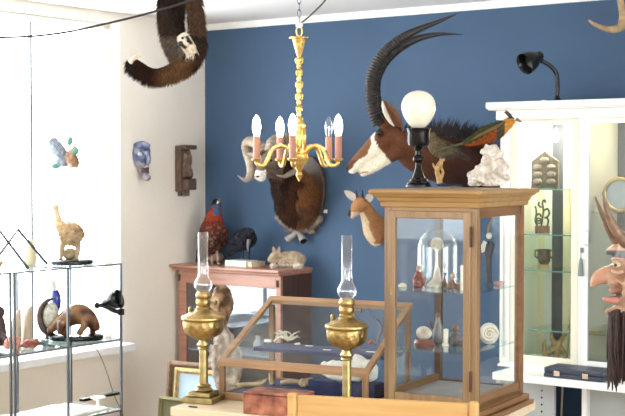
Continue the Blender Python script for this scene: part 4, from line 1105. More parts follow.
# black bird on the white box
Yq, iq = on_j(241, .19); zq = ZSB + .035
yq = px_of(R(iq, .19, zq))[1]
dy_ = yq - 262
def col_crow(p):
    n = mnoise.noise(p * 50); return mixc((.010, .010, .016), (.035, .033, .048), .5 + n * 1.5)
sh = lambda L_: [(a, b + dy_, c, d) for a, b, c, d in L_]
o = bird('jackdaw', 'black bird with lowered head standing on the white box on the sideboard', 'stuffed bird', Yq, R(iq, .19, zq),
    [sh([(229, 256, .05, 2), (233, 250, .03, 5), (239, 244, .0, 9), (246, 240, -.01, 10.5), (252, 237, -.03, 8.5)]), sh([(248, 236, -.05, 7.5), (251, 240, -.08, 6)])], col_crow, feather_p, fur=(1800, .010, .002, lambda p: V((-.7, 0, -.6))))
build(chain(G(), sh([(249, 242, -.12, 2.2), (248, 247, -.14, 1.6), (248, 253, -.15, .5)]), Yq, 8), 'beak', mat('grey_beak', (.12, .12, .13), .35), o, True, smooth=True)
for x in (243, 249):
    build(chain(G(), sh([(x, 249, 0, 1.3), (x, 256, 0, 1), (x, 261.4, 0, 1)]), Yq, 8), 'leg', black_m, o, True, smooth=True)
build(chain(G(), sh([(235, 250, .04, 4), (229, 257, .06, 3), (226, 260.4, .07, 1)]), Yq, 8, .4), 'tail', black_m, o, True, smooth=True)

# hare
Yh, ih = on_j(287, .15); yh = px_of(R(ih, .15, ZSB))[1]; dh = yh - 268
sh2 = lambda L_: [(a, b + dh, c, d) for a, b, c, d in L_]
o = thing('young_hare', 'pale brown young hare crouching on the right end of the sideboard', 'stuffed animal', R(ih, .15, ZSB), 0)
g = G()
chain(g, sh2([(277, 261, 0, 6), (286, 259.5, .01, 7.5), (296, 260, .02, 8), (303, 263, .02, 5)]), Yh, 14, 1, 4)
chain(g, sh2([(279, 257, 0, 5), (275, 257, -.01, 5.5), (271, 260, -.02, 3.8), (269.5, 262, -.02, 2.8)]), Yh, 12, 1, 4)
chain(g, sh2([(275, 264, -.02, 3), (270, 267, -.03, 1.6)]), Yh, 8); chain(g, sh2([(300, 264, -.03, 4.5), (293, 267, -.04, 2)]), Yh, 8)
og = organic(g, .004, 3, .5)
skinned(og, 'furry_body', o, lambda p: mixc(mixc((.33, .24, .16), (.52, .42, .31), .5 + mnoise.noise(p * 30)), (.62, .55, .46), 1 if px_of(p)[1] > 264 + dh else 0), fur_p, fur=(2500, .010, .0012, lambda p: V((.8, 0, -.2))))
for x in (274.5, 277.5):
    build(leaf(at(x, 254 + dh, Yh), at(x + (-1.5 if x < 275 else 2), 246.5 + dh, Yh), .011, .003, (-.2, -1, 0)), 'ear', mat('hare_ear', (.42, .32, .25), .8), o, True, smooth=True)
build(blob(G(), 272.5, 257.8 + dh, Yh - .035, 1.3, 1, 1.2), 'eye', eye_m, o, True, smooth=True)

# rhea chick on the glass shelving
p = R(.74, on_i(71, .74)[1], LZ0); Yc_ = p.y; k = Yc_ / F
o = thing('ostrich_chick', 'downy pale brown ostrich chick standing on a round black base on the shelf top', 'stuffed bird', p, 0)
yb = px_of(p)[1]; dc = yb - 263
build(G().lathe([(.100, 0), (.104, .004), (.104, .016), (.098, .021)], n=36), 'round_base', black_m, o, smooth='auto')
g = G()
chain(g, [(60, 233, .0, 6), (66, 232, 0, 10), (72, 234, 0, 11), (79, 239, 0, 7)], Yc_, 14, 1, 4)
chain(g, [(66, 230, 0, 7), (60, 224, 0, 4.6), (57.5, 216, 0, 3.2), (56, 209, 0, 3), (55, 205, 0, 4)], Yc_, 12, 1, 4)
og = organic(g, .004, 3, .5)
def ocol(p):
    x, y = px_of(p); n = mnoise.noise(p * 30)
    c = mixc((.55, .40, .24), (.38, .25, .14), .5 + n * 1.5)
    if y < 224: c = (.62, .46, .28)
    return c
skinned(og, 'downy_body', o, ocol, fur_p, fur=(2200, .016, .0018, lambda p: V((.4, 0, -.7)), lambda p: px_of(p)[1] > 222))
build(chain(G(), [(53, 204.8, 0, 1.8), (49.8, 205.8, 0, .7)], Yc_, 8, .6), 'beak', mat('horn_beak', (.5, .38, .25), .5), o, True, smooth=True)
for x in (61, 77):
    build(chain(G(), [(x + 3 if x < 70 else x - 2, 240, 0, 5), (x + 1, 247, 0, 3), (x, 255 + dc, 0, 2.2), (x, yb - 4.5, 0, 1.8)], Yc_, 10), 'leg', mat('chick_leg', (.50, .36, .24), .6, var=.2, scale=60), o, True, smooth=True)
    build(chain(G(), [(x + 1, yb - 4.9, .01, 1.8), (x - 4, yb - 4.4, -.01, 1)], Yc_, 8, .6), 'foot', mat('chick_leg', (.50, .36, .24), .6), o, True, smooth=True)

build(blob(G(), 70, 253 + dc, Yc_ + .03, 8, 6, 6), 'moss_clump', mat('driftwood_moss', (.45, .34, .2), .9, var=.4, scale=50, bump=.8), o, True, smooth=True)
# brown carved beast on the middle shelf
p = R(.74, on_i(75, .74)[1], LZ1); Yb_ = p.y; k = Yb_ / F; yb = px_of(p)[1]
o = thing('anteater_figure', 'glossy brown beast figure on an oval black base on the middle glass shelf', 'figurine', p, 0)
build(G().lathe([(.13, 0), (.134, .005), (.134, .018), (.126, .024)], n=40, M=Matrix.Diagonal((1.0, .62, 1, 1))), 'oval_base', black_m, o, smooth='auto')
g = G()
chain(g, [(50, 331, 0, 3.5), (54, 327, 0, 5), (60, 323, 0, 7), (68, 318, 0, 9.5), (77, 314, 0, 11), (86, 317, 0, 9.5), (93, 323, .01, 6.5), (98, 330, .02, 3)], Yb_, 14, 1, 4)
for x0, x1, yy, dd in ((62, 59, 333, -.03), (66, 63, 332, .04), (86, 78, 333, -.035), (92, 93, 331, .04)):
    chain(g, [(x0, 322, dd * .8, 5), (x0 * .6 + x1 * .4, 328, dd, 3.6), (x1, yb - 5.5, dd, 3)], Yb_, 10, 1, 4)
chain(g, [(52, 330, 0, 4), (47, 331, -.01, 3)], Yb_, 10)
og = organic(g, .004, 3, .5)
def bcol(p):
    x, y = px_of(p); n = mnoise.noise(p * 22)
    return mixc((.09, .035, .018), (.30, .14, .065), .5 + n * 1.3)
skinned(og, 'carved_body', o, bcol, painted('glossy_wood_carving', .25, .5, .25, 40))
# halved spiral shell behind it
p = R(.62, on_i(49, .62)[1], LZ1); Ys = p.y
o = thing('crescent_shell', 'dark crescent shell with patterned pale inside behind the brown beast', 'shell', p, 0)
yy = px_of(p)[1]; ds_ = yy - 334
P_ = spline([(56, 293, 0, 1.2), (47, 296, 0, 4), (41, 304, 0, 5.5), (40, 314, 0, 6), (43, 323, 0, 6), (49, 330, 0, 4)], 4)
build(G().tube([at(a, b + ds_, Ys + c) for a, b, c, r in P_], [r * Ys / F for a, b, c, r in P_], 12, .6), 'outer_whorl', mat('dark_shell', (.07, .04, .035), .3, var=.5, scale=40), o, True, smooth=True)
g = G(); blob(g, 50.5, 310 + ds_, Ys, 8, 5, 13, .15); build(g, 'inner_whorl', mat('patterned_shell', (.38, .36, .30), .4, col2=(.80, .78, .70), scale=70), o, True, smooth=True)
build(G().tube([at(50, 328 + ds_, Ys), V((at(50, 328, Ys).x, Ys, LZ1 + .001))], [.02, .03], 12), 'foot', black_m, o, True, smooth='auto')
# blue and white porcelain bird
p = R(.57, on_i(55, .57)[1], LZ1); Ys = p.y; yy = px_of(p)[1]
o = thing('porcelain_figure', 'blue porcelain figure with a white head behind the crescent shell', 'figurine', p, 0)
g = G(); chain(g, [(50, 330, 0, 5), (52, 318, 0, 4.5), (56, 305, 0, 5), (56, 297, 0, 5), (55, 290, 0, 3.5)], Ys); og = organic(g, .004, 3)
og.v = [V((q.x, q.y, max(q.z, LZ1 + .001))) for q in og.v]
build(og, 'blue_robe', mat('cobalt_glaze', (.03, .05, .30), .2, var=.5, scale=50), o, True, smooth=True)
g = G(); chain(g, [(54, 290, 0, 3), (52.5, 284, 0, 3.6), (51, 280, 0, 3.2)], Ys); build(organic(g, .003, 2), 'white_head', mat('white_glaze', (.85, .82, .76), .3), o, True, smooth=True)
build(G().lathe([(.03, 0), (.03, .012), (.02, .016)], V((at(51, 330, Ys).x, Ys, LZ1)), 20), 'foot', white_paint, o, True)

def rock(nm, lb, cat, p, r, m, parent=None, sq=(1, 1, .8), seed=0, voxel=None, group=None, disp=.35):
    rnd = random.Random(seed); g = G()
    for q in range(9):
        d = V((rnd.uniform(-1, 1), rnd.uniform(-1, 1), rnd.uniform(0, 1.3)))
        g.ball(V((0, 0, r * .45)) + V((d.x * r * .5 * sq[0], d.y * r * .5 * sq[1], d.z * r * .5 * sq[2])), (r * .5 * sq[0], r * .5 * sq[1], r * .55 * sq[2]), 10, 8)
    og = organic(g, voxel or r * .09, 1, .5, r * disp, 1.3 / r)
    mz = min(q.z for q in og.v); og.v = [V((q.x, q.y, max(0, q.z - mz - r * .06))) for q in og.v]
    og.v = [q + p for q in og.v]
    o = build(og, nm, m, parent, True, smooth=True)
    if cat: tag(o, lb, cat, group)
    return o
pinkm = mat('pink_mineral', (.62, .26, .21), .5, var=.4, scale=60, bump=.5); redm = mat('red_mineral', (.42, .12, .10), .5, var=.4, scale=60, bump=.5)
greym = mat('greygreen_mineral', (.22, .28, .30), .5, var=.4, scale=60, bump=.5)
def sp_(px, i, z): return R(i, on_i(px, i)[1], z)
rock('pink_mineral', 'pale pink mineral lump at the left on the middle glass shelf', 'mineral', sp_(12, .80, LZ1), .050, pinkm, seed=1)
rock('red_mineral', 'darker red mineral lump between the pink lump and the grey pebble', 'mineral', sp_(29, .80, LZ1), .034, redm, seed=2, sq=(1.3, 1, .8))
rock('grey_mineral', 'small grey-green pebble in front of the black oval base', 'mineral', sp_(42.5, .80, LZ1), .024, greym, seed=3, sq=(1.2, 1, .8))
# objects at far left
p = sp_(-2, .70, LZ1); o = thing('dark_statuette', 'dark seated statuette cut by the left photo edge on the middle shelf', 'statuette', p, 0)
Ys = p.y; g = G(); chain(g, [(-3, 345, 0, 9), (-2, 336, 0, 9), (-1, 326, 0, 7), (0, 318, 0, 4.5)], Ys); blob(g, 0, 312, Ys, 5, 5, 6); chain(g, [(2, 336, -.03, 4), (7, 340, -.05, 3)], Ys); og = organic(g, .005, 2)
og.v = [V((q.x, q.y, max(q.z, LZ1 + .001))) for q in og.v]
build(og, 'carved_body', mat('dark_carving', (.06, .035, .03), .5, var=.5, scale=40), o, True, smooth=True)
for x, h_, lb in ((16, 309, 'taller pale horn sheath standing on the middle shelf near the left edge'), (27, 306, 'broader pale fur-brown horn sheath standing beside the crescent shell')):
    p = sp_(x, .60, LZ1); Ys = p.y; yy = px_of(p)[1]
    P_ = spline([(x, yy, 0, 5.5), (x, yy - 12, 0, 5.5), (x + 1.5, h_ + 8, 0, 4), (x + 4, h_, 0, 1.2)], 4)
    o = build(G().tube([at(a, min(b, yy), Ys + c) for a, b, c, r in P_], [r * Ys / F for a, b, c, r in P_], 14), 'horn_sheath', mat('pale_horn', (.60, .47, .36), .6, var=.25, scale=20, stretch=(20, 20, 2)), None, True, smooth=True)
    tag(o, lb, 'horn')
p = sp_(30, .62, LZ0); k = p.y / F
o = build(G().lathe([(5 * k, 0), (6 * k, 2 * k), (6 * k, 14 * k), (4.5 * k, 20 * k), (3 * k, 22 * k), (3.4 * k, 25 * k)], n=24), 'cream_vase', mat('cream_yellow_glaze', (.86, .75, .50), .3), smooth='auto'); o.location = p
tag(o, 'cream yellow vase behind the zigzag wire stand on the shelf top', 'vase')
p = sp_(-4, .70, LZ0); o = rock('brown_shell', 'brown shell at the left photo edge on the shelf top', 'shell', p, .035, mat('brown_shell', (.4, .24, .12), .4), seed=9)

# ---- on top of tall cabinet: small bird on twig
p = on_top(449, 186); Yx = p.y
o = thing('finch_on_twig', 'small olive-brown bird on a yellow twig stand just right of the globe lamp', 'stuffed bird', p, 0)
build(G().box(-.052, .052, -.03, .03, 0, .007), 'base', black_m, o, bevel=.002)
g = G()
chain(g, [(440, 183.5, 0, 3.2), (438.5, 177, 0, 2.6), (437, 170, -.01, 2.4), (440, 163, 0, 2.2), (444, 158, 0, 1.2)], Yx, 8); chain(g, [(438, 171, 0, 1.8), (434, 166, .01, 1.3), (433, 163, .01, .7)], Yx, 8)
chain(g, [(437, 165, 0, 1.4), (442, 161, -.01, 1.2), (441, 167, -.015, 1.4), (443, 173, 0, 1.5), (440, 181, 0, 2)], Yx, 8)
og = organic(g, .0025, 1, .4, .0012, 120); build(og, 'twig', mat('yellow_twig', (.40, .24, .08), .6, var=.4, scale=60), o, True, smooth=True)
g = G(); chain(g, [(429.5, 133, 0, 4), (431, 138, 0, 5), (435, 145, 0, 8), (441, 149, 0, 9), (450, 151, 0, 7.5), (459, 152, 0, 4.5)], Yx, 12); chain(g, [(455, 151, 0, 3.5), (463, 156, 0, 2.6), (470, 160, 0, 1.4)], Yx, 10, 1)
og = organic(g, .003, 3)
skinned(og, 'feathered_body', o, lambda p: mixc((.13, .095, .05), (.05, .04, .032), (px_of(p)[0] - 436) / 22 + mnoise.noise(p * 60) * .6), feather_p, fur=(1100, .007, .0016, lambda p: V((.9, 0, -.35))))
build(chain(G(), [(427.5, 131.5, 0, 1.4), (424.5, 131, 0, .4)], Yx, 8), 'beak', mat('dark_beak', (.09, .07, .06), .4), o, True)
for x in (441, 445): build(chain(G(), [(x, 156, 0, .8), (x - 1, 161, 0, .7)], Yx, 6), 'leg', mat('bird_leg', (.45, .33, .25), .6), o, True)
build(blob(G(), 429, 131.8, Yx - .012, .8, .6, .8), 'eye', eye_m, o, True)

# ---- white mineral and crested bird on it
p = on_top(489, 186.3); Yx = p.y
g = G(); rnd = random.Random(5)
for x, y, r in ((478, 180, 7), (486, 178, 9), (495, 178, 9.5), (500, 172, 7), (490, 170, 9), (483, 168, 7), (488, 160, 7), (494, 165, 7), (486, 152, 6), (493, 151, 6.5), (499, 154, 5.5), (503, 178, 6), (474, 182, 5.5), (489, 149, 5.5), (501, 163, 6), (495, 158, 8), (480, 174, 9), (498, 171, 9), (502, 166, 7), (476, 178, 8)):
    blob(g, x, y, Yx + rnd.uniform(-.015, .015), r, r * .8, r * rnd.uniform(.7, 1))
og = organic(g, .0035, 1, .4, .010, 42); og.v = [V((q.x, q.y, max(q.z, top + .0005))) for q in og.v]
wm = mat('white_rock', (.42, .33, .24), .75, col2=(.84, .80, .74), scale=28, bump=.7, bscale=70)
tag(build(og, 'white_mineral', wm, None, True, smooth=True), 'knobbly white rock on the right corner of the tall cabinet top', 'mineral')
o = thing('crested_bird', 'orange and green crested long-tailed bird perched on the white rock', 'stuffed bird', at(492, 147, Yx), 0)
g = G(); chain(g, [(514, 119, 0, 3.2), (511, 121, 0, 4.2), (506, 125, 0, 5.5), (498, 130, 0, 8), (488, 134, 0, 8.6), (478, 138, 0, 6.5), (468, 142, 0, 3.5), (463, 143, 0, 2)], Yx, 12); og = organic(g, .003, 3)
def ccol(p):
    x, y = px_of(p); n = mnoise.noise(p * 70) * 2; mid = 119 + (514 - x) * .52
    c = (.05, .055, .02) if y + n < mid + 1.5 else (.25, .06, .012)
    if x > 497 and x < 507 : c = (.05, .045, .03)
    if x > 505: c = (.50, .22, .04)
    if x > 505 and y < 118.5: c = (.03, .03, .03)
    return c
bdy = skinned(og, 'feathered_body', o, ccol, feather_p, fur=(1200, .008, .0018, lambda p: V((-.85, 0, -.45))))
g = G(); chain(g, [(474, 140.5, 0, 3.2), (463, 143.5, 0, 2.6), (450, 147, .0, 2.3), (440, 150.5, 0, 1.9), (433, 154, 0, .6)], Yx, 10, .5); build(g, 'tail', mat('olive_tail', (.055, .06, .02), .5, var=.4, scale=50), o, True, smooth=True)
g = G(); chain(g, [(503, 123, -.02, 2), (492, 129, -.03, 3.5), (480, 135, -.025, 2.8), (468, 141.5, -.01, .8)], Yx, 10, .45); build(g, 'wing', mat('olive_wing', (.09, .08, .025), .5, col2=(.16, .07, .02), scale=30), o, True, smooth=True)
build(chain(G(), [(516, 119, 0, 2), (519, 120.5, 0, 1.2), (522.5, 122.5, 0, .3)], Yx, 8), 'beak', mat('dark_beak', (.09, .07, .06), .4), o, True, smooth=True)
g = G()
for dx, dz in ((-6, -7), (-4.5, -9), (-2, -6), (0, -5)):
    chain(g, [(511, 118, 0, 1.6), (510 + dx * .5, 116 + dz * .35, 0, 1.3), (510 + dx, 119 + dz, 0, .3)], Yx, 6)
build(g, 'crest', mat('black_crest', (.025, .022, .02), .6), o, True, smooth=True)
build(blob(G(), 513.5, 118.2, Yx - .012, .9, .6, .9), 'eye', eye_m, o, True)
for x in (489, 493): build(chain(G(), [(x, 141, 0, 1), (x, 147, 0, .8)], Yx, 6), 'leg', black_m, o, True)

# ================================================================== WALL CARVINGS ON THE PLASTER WALL
def wl(px): return on_i(px, 0)[0]
def wch(g, pts, Yref, seg=4, n=12, fl=1): 
    return chain(g, pts, Yref, n, fl, seg)
Yv = wl(141)
o = thing('blue_mask', 'blue-grey carved face mask on the cream plaster wall', 'mask', at(141, 181, Yv), 0)
g = G()
wch(g, [(141, 144, -.02, 7), (141, 152, -.03, 9.5), (141, 160, -.03, 8.5), (143, 168, -.03, 6), (145, 175, -.03, 4.5)], Yv)
wch(g, [(146, 151, -.08, 2), (149, 158, -.10, 2.2), (148, 163, -.09, 2)], Yv)
wch(g, [(135, 146, -.05, 3), (143, 144, -.08, 3.2), (150, 147, -.08, 2.5)], Yv)
wch(g, [(143, 176, -.06, 3.5), (147, 178, -.07, 3.4), (148, 176, -.08, 2.5)], Yv)
wch(g, [(144, 168, -.09, 1.2), (149, 166, -.10, 1.2)], Yv); wch(g, [(133, 153, 0, 2.2), (132, 160, 0, 2.2), (134, 165, 0, 1.6)], Yv)
blob(g, 140, 154, Yv - .085, 2.6, 2, 2.2)
og = organic(g, .005, 2, .5, .004, 60)
def mcol(p):
    x, y = px_of(p); n = mnoise.noise(p * 35)
    c = mixc((.07, .09, .17), (.22, .24, .32), .5 + n * 1.6)
    if y > 163: c = mixc(c, (.30, .24, .22), .6)
    if abs(x - 140) < 2 and abs(y - 154) < 1.6: c = (.55, .5, .45)
    if 167.5 < y < 173 and x > 141: c = (.10, .06, .06)
    return c
skinned(og, 'carved_face', o, mcol, skin_p)
Yv = wl(183)
o = thing('wall_console_carving', 'dark brown carved wooden figure bracket on the plaster wall near the blue wall', 'carving', at(183, 198, Yv), 0)
dkc = mat('dark_carved_wood', (.11, .065, .045), .5, var=.45, scale=35, bump=.7, bscale=60)
def lbox(g, px0, px1, py0, py1, d0, d1):
    j0 = on_i(px0, 0)[1]; j1 = on_i(px1, 0)[1]; z0 = at(px0, py1, wl(px0)).z; z1 = at(px0, py0, wl(px0)).z
    return rbox(g, d0, d1, min(j0, j1), max(j0, j1), z0, z1)
g = G(); lbox(g, 174.5, 184, 145.5, 192, .002, .05); build(g, 'back_board', dkc, o, True, bevel=.006)
g = G(); lbox(g, 175, 187, 145, 149.5, .03, .085); build(g, 'top_ledge', dkc, o, True, bevel=.006)
g = G(); lbox(g, 177, 186, 178.5, 190, .03, .09); build(g, 'pedestal', dkc, o, True, bevel=.008)
g = G(); k = Yv / F
wch(g, [(185, 157, -.05, 4.6), (185, 163, -.05, 4.2), (186, 170, -.05, 6), (187, 178, -.06, 6)], Yv); blob(g, 185, 155, Yv - .05, 5, 4, 4.8); wch(g, [(181, 153, -.04, 4), (180, 165, -.04, 4.5), (181, 178, -.04, 5)], Yv); wch(g, [(187, 150, -.06, 2.5), (190, 158, -.08, 2), (189, 166, -.09, 2.4), (191, 176, -.09, 2.6)], Yv); wch(g, [(182, 165, -.06, 2.5), (188, 170, -.09, 2), (187, 174, -.10, 2)], Yv)
build(organic(g, .005, 2, .5, .005, 60), 'carved_figure', dkc, o, True, smooth=True)
g = G()
for x in (180, 187): wch(g, [(x, 188, -.04, 2.6), (x, 196, -.04, 2.4)], Yv)
build(g, 'finial', dkc, o, True, smooth='auto')

# mosaic bird relief hung in the window
Yv = on_i(65, -.02)[0]
o = thing('mosaic_ornament', 'grey and tan relief ornament with green leaves hanging in the bright window', 'ornament', at(65, 170, Yv), 0)
g = G(); chain(g, [(50, 139, 0, 3.2), (54, 143, 0, 5.5), (58, 150, 0, 7), (62, 158, 0, 7), (64, 167, 0, 5)], Yv, 12, 1)
build(organic(g, .005, 2, .5, .006, 60), 'grey_wing', mat('grey_mosaic', (.20, .23, .27), .6, var=.3, scale=80, bump=.8, bscale=90), o, True, smooth=True)
g = G(); chain(g, [(67, 152, 0, 4), (70, 158, 0, 7), (73, 163, 0, 7), (73, 168, 0, 4)], Yv, 12, 1); chain(g, [(77, 147, 0, 3), (72, 154, 0, 5)], Yv, 10, 1)
build(organic(g, .005, 2, .5, .005, 60), 'tan_body', mat('tan_mosaic', (.30, .16, .09), .6, var=.3, scale=60, bump=.8), o, True, smooth=True)
for x, y, a in ((70, 141, .2), (75, 152, .9), (56, 166, 1.4)):
    M_ = Matrix.Rotation(a, 4, 'Y'); g = G().ball(at(x, y, Yv - .02), (3.2 * Yv / F, .010, 4.8 * Yv / F), 12, 8, M_)
    build(g, 'leaf', mat('green_enamel', (.08, .24, .17), .4, var=.3, scale=60), o, True, smooth=True)
build(G().tube([at(62, 150, Yv), at(62, 70, Yv), at(62, 18, Yv)], .0008, 6), 'hanging_thread', mat('thread', (.8, .8, .8), .5), o, True)

# ================================================================== INSIDE THE TALL CABINET
def onU(x, y): return on_z(x, y, ZU)
def onL(x, y): return on_z(x, y, ZL)
# upper shelf: glass dome with ivory ball stand
p = onU(437, 286.5); Yd = p.y; k = Yd / F
dm = thing('glass_dome', 'clear glass dome on the upper shelf of the tall cabinet', 'dome', p, 0)
r = 20 * k; hz = at(437, 228.5, Yd).z - p.z
pr = [(r, 0), (r, hz - r)] + [(r * math.cos(a), hz - r + r * math.sin(a)) for a in [PI / 2 * q / 10 for q in range(1, 11)]]
pr[-1] = (.0005, hz)
inn = [(max(.0003, q[0] - .0015), q[1] - (.0015 if q[1] > hz - r else 0)) for q in reversed(pr)]
build(G().lathe(pr + inn, n=40, close=False), 'bell', glass('dome_glass', (.97, .98, .985), fac=1.0), dm, smooth=True)
iv = thing('ivory_ball_stand', 'carved ivory openwork ball on a tall ivory stand under the glass dome', 'ornament', p + V((0, 0, .001)), 0)
build(G().lathe([(10.5 * k, 0), (10 * k, 2 * k), (7 * k, 5 * k), (4.5 * k, 7 * k), (3.6 * k, 12 * k), (2.6 * k, 18 * k), (1.4 * k, 21 * k), (1.1 * k, 26 * k), (1.1 * k, 35 * k), (2.2 * k, 36 * k)], n=20), 'stand', ivory, iv, smooth=True)
g = G(); cb_ = V((0, 0, 42.5 * k)); g.ball(cb_, 5.6 * k, 18, 12)
for q in range(26):
    ph = math.acos(1 - 2 * (q + .5) / 26); th = q * 2.39996; d = V((math.sin(ph) * math.cos(th), math.sin(ph) * math.sin(th), math.cos(ph)))
    Q = d.to_track_quat('Z', 'Y').to_matrix().to_4x4()
    g.tube([cb_ + d * 6.0 * k + Q @ V((1.5 * k * math.cos(a), 1.5 * k * math.sin(a), 0)) for a in [2 * PI * z / 8 for z in range(8)]], .5 * k, 5, closed=True)
build(g, 'openwork_ball', ivory, iv, smooth=True)
def fig(nm, lb, cat, p, parts, m, head=None, hm=None, vox=.003, disp=.002):
    "small modelled figure: parts are (dx,dz,dy,r) chains in photo px at its distance"
    o = thing(nm, lb, cat, p, 0); k = p.y / F; g = G()
    for c_ in parts:
        sp = spline(c_, 4); g.tube([p + V((a * k, c * k, b * k)) for a, b, c, r in sp], [max(.3, r) * k for a, b, c, r in sp], 10)
    og = organic(g, vox, 2, .5, disp, 120); og.v = [V((q.x, q.y, max(q.z, p.z + .0003))) for q in og.v]
    build(og, 'body', m, o, True, smooth=True)
    if head:
        a, b, c, r = head; build(G().ball(p + V((a * k, c * k, b * k)), (r * k, r * k, r * 1.15 * k), 12, 8), 'head', hm or m, o, True, smooth=True)
    return o
redf = mat('red_glaze', (.22, .05, .04), .4, var=.5, scale=80); facem = mat('pale_clay', (.55, .36, .26), .5)
brn = mat('brown_clay', (.17, .08, .05), .5, var=.4, scale=80)
fig('red_figurine', 'red robed figurine left of the ivory ball on the upper shelf', 'figurine', onU(419, 287), [[(0, 0, 0, 6), (0, 6, 0, 6.5), (0, 12, 0, 5), (0, 16, 0, 2.5)], [(-4, 10, -2, 3), (-3, 4, -5, 2.5)], [(5, 10, -2, 3), (3, 4, -5, 2.5)]], redf, (0, 19, 0, 3), facem)
fig('brown_figurine', 'slim reddish brown figurine just right of the ivory ball stand', 'figurine', onU(445, 287.5), [[(0, 0, 0, 3.2), (0, 7, 0, 3), (0, 13, 0, 2)]], brn, (0, 17, 0, 2), facem)
fig('clay_group', 'low brown clay figure group at the right of the dome on the upper shelf', 'figurine', onU(453, 289), [[(-3, 0, 0, 4), (-2, 5, 0, 3.5), (0, 9, 0, 3)], [(4, 0, 0, 3.5), (4, 5, 0, 3)]], brn, (0, 13, 0, 2.6), facem)
p = onU(402.5, 287); k = p.y / F
o = build(G().lathe([(4 * k, 0), (4.5 * k, 2 * k), (2.5 * k, 3.5 * k), (2 * k, 4 * k)], n=18), 'small_cup', ivory, smooth='auto'); o.location = p; tag(o, 'tiny ivory cup at the left end of the upper shelf', 'cup')
p = onU(462, 290); k = p.y / F
o = build(G().lathe([(1.8 * k, 0), (1.8 * k, 24 * k), (1.0 * k, 25 * k)], n=16), 'cream_taper', ivory, smooth='auto'); o.location = p; tag(o, 'thin cream stick standing beside the door hinge on the upper shelf', 'stick')
# figure seen through side pane
p = onU(489, 283.5); 
o = fig('carved_dancer', 'tall dark and white carved figure seen through the side pane on the upper shelf', 'figurine', p, [[(0, 0, 0, 3.5), (0, 8, 0, 3), (-1, 22, 0, 3.4), (-1, 30, 0, 4)], [(-2, 28, 0, 4), (0, 36, 0, 5), (2, 42, 0, 4)]], mat('dark_figure', (.05, .035, .035), .5, var=.5, scale=60), (0, 48, 0, 3), ivory)
k = p.y / F
build(G().tube([p + V((a * k, 0, b * k)) for a, b in ((-3, 34), (-5, 32), (-5, 38), (-3, 42))], 3.0 * k, 8), 'white_sleeve', ivory, o, True, smooth=True)
build(G().tube([p + V((a * k, 0, b * k)) for a, b in spline([(0, 49), (-1, 54), (1, 60), (4, 66)], 4)], 1.1 * k, 8), 'yellow_plume', mat('yellow_twig', (.62, .42, .17), .6), o, True, smooth=True)
rd_ = onU(494, 284); o = build(G().lathe([(.004, 0), (.018, .002), (.02, .012), (.01, .014)], n=16), 'pink_bowl', mat('pink_glaze', (.6, .3, .28), .3), smooth='auto'); o.location = onU(499, 285); tag(o, 'small pink bowl at the right end of the upper shelf', 'bowl')
# lower shelf
p = onL(424, 344.5); k = p.y / F
o = thing('round_coral', 'round white coral on a reddish brown stand, left on the lower shelf', 'coral', p, 0)
build(G().lathe([(10 * k, 0), (10.5 * k, 2 * k), (9 * k, 5 * k)], n=24), 'stand', mat('redbrown_stand', (.20, .06, .04), .4), o, smooth='auto')
g = G().ball((0, 0, 11.5 * k), (8 * k, 3.6 * k, 6.8 * k), 20, 12); g.v = [q + q.normalized() * .0015 * math.sin(24 * math.atan2(q.z - 11.5 * k, q.x)) for q in g.v]
build(g, 'coral_disc', wm, o, smooth=True)
p = onL(438, 342); k = p.y / F
o = thing('grey_bottle', 'grey bottle-shaped bird figure behind the candle on the lower shelf', 'figurine', p, 0)
build(G().lathe([(4.5 * k, 0), (5.4 * k, 6 * k), (5 * k, 15 * k), (2.6 * k, 20 * k), (2.2 * k, 24 * k), (2.8 * k, 25 * k)], n=20), 'body', mat('grey_ceramic', (.22, .21, .22), .35, var=.2), o, smooth=True)
build(G().ball((0, 0, 27 * k), 2.4 * k, 12, 8), 'cap', brn, o, smooth=True)
build(G().tube([V((-4 * k, 0, 14 * k)), V((-8 * k, 0, 20 * k)), V((-10 * k, 0, 22 * k))], [2.2 * k, 1.4 * k, .4 * k], 8), 'beak', mat('dark_beak', (.09, .07, .06), .4), o, smooth=True)
p = onL(446, 345.5); k = p.y / F
o = build(G().lathe([(4.2 * k, 0), (4.2 * k, 2 * k), (2.4 * k, 2.5 * k), (2.6 * k, 16 * k), (1.2 * k, 17 * k)], n=18), 'white_candle', ivory, smooth='auto'); o.location = p; tag(o, 'short cream candle in the middle of the lower shelf', 'candle')
fig('bear_figurine', 'dark crouching bear figurine right of the candle on the lower shelf', 'figurine', onL(456, 345.5), [[(-3, 0, 0, 4.5), (-1, 7, 0, 6), (1, 13, 0, 4)], [(4, 0, 0, 4), (4, 8, 0, 4.5)], [(-5, 0, -3, 2.4), (-4, 8, -2, 3)]], mat('dark_bronze', (.05, .045, .05), .35, .3, var=.4, scale=60), (-1, 17.5, -1, 3.6), brn)
p = onL(489, 344.5); k = p.y / F
o = thing('fossil_disc', 'round white ammonite disc standing at the right end of the lower shelf', 'fossil', p, 0)
g = G().ball((0, 0, 11 * k), (10 * k, 3.4 * k, 11 * k), 24, 14); build(g, 'disc', wm, o, smooth=True)
pts = []
for q in range(60):
    a = q * .28; r_ = 8.5 * k * (1 - q / 62); pts.append(V((r_ * math.cos(a), -3.3 * k, 11 * k + r_ * math.sin(a))))
build(G().tube(pts, [1.1 * k * (1 - q / 75) for q in range(60)], 8), 'spiral_rib', ivory, o, smooth=True)
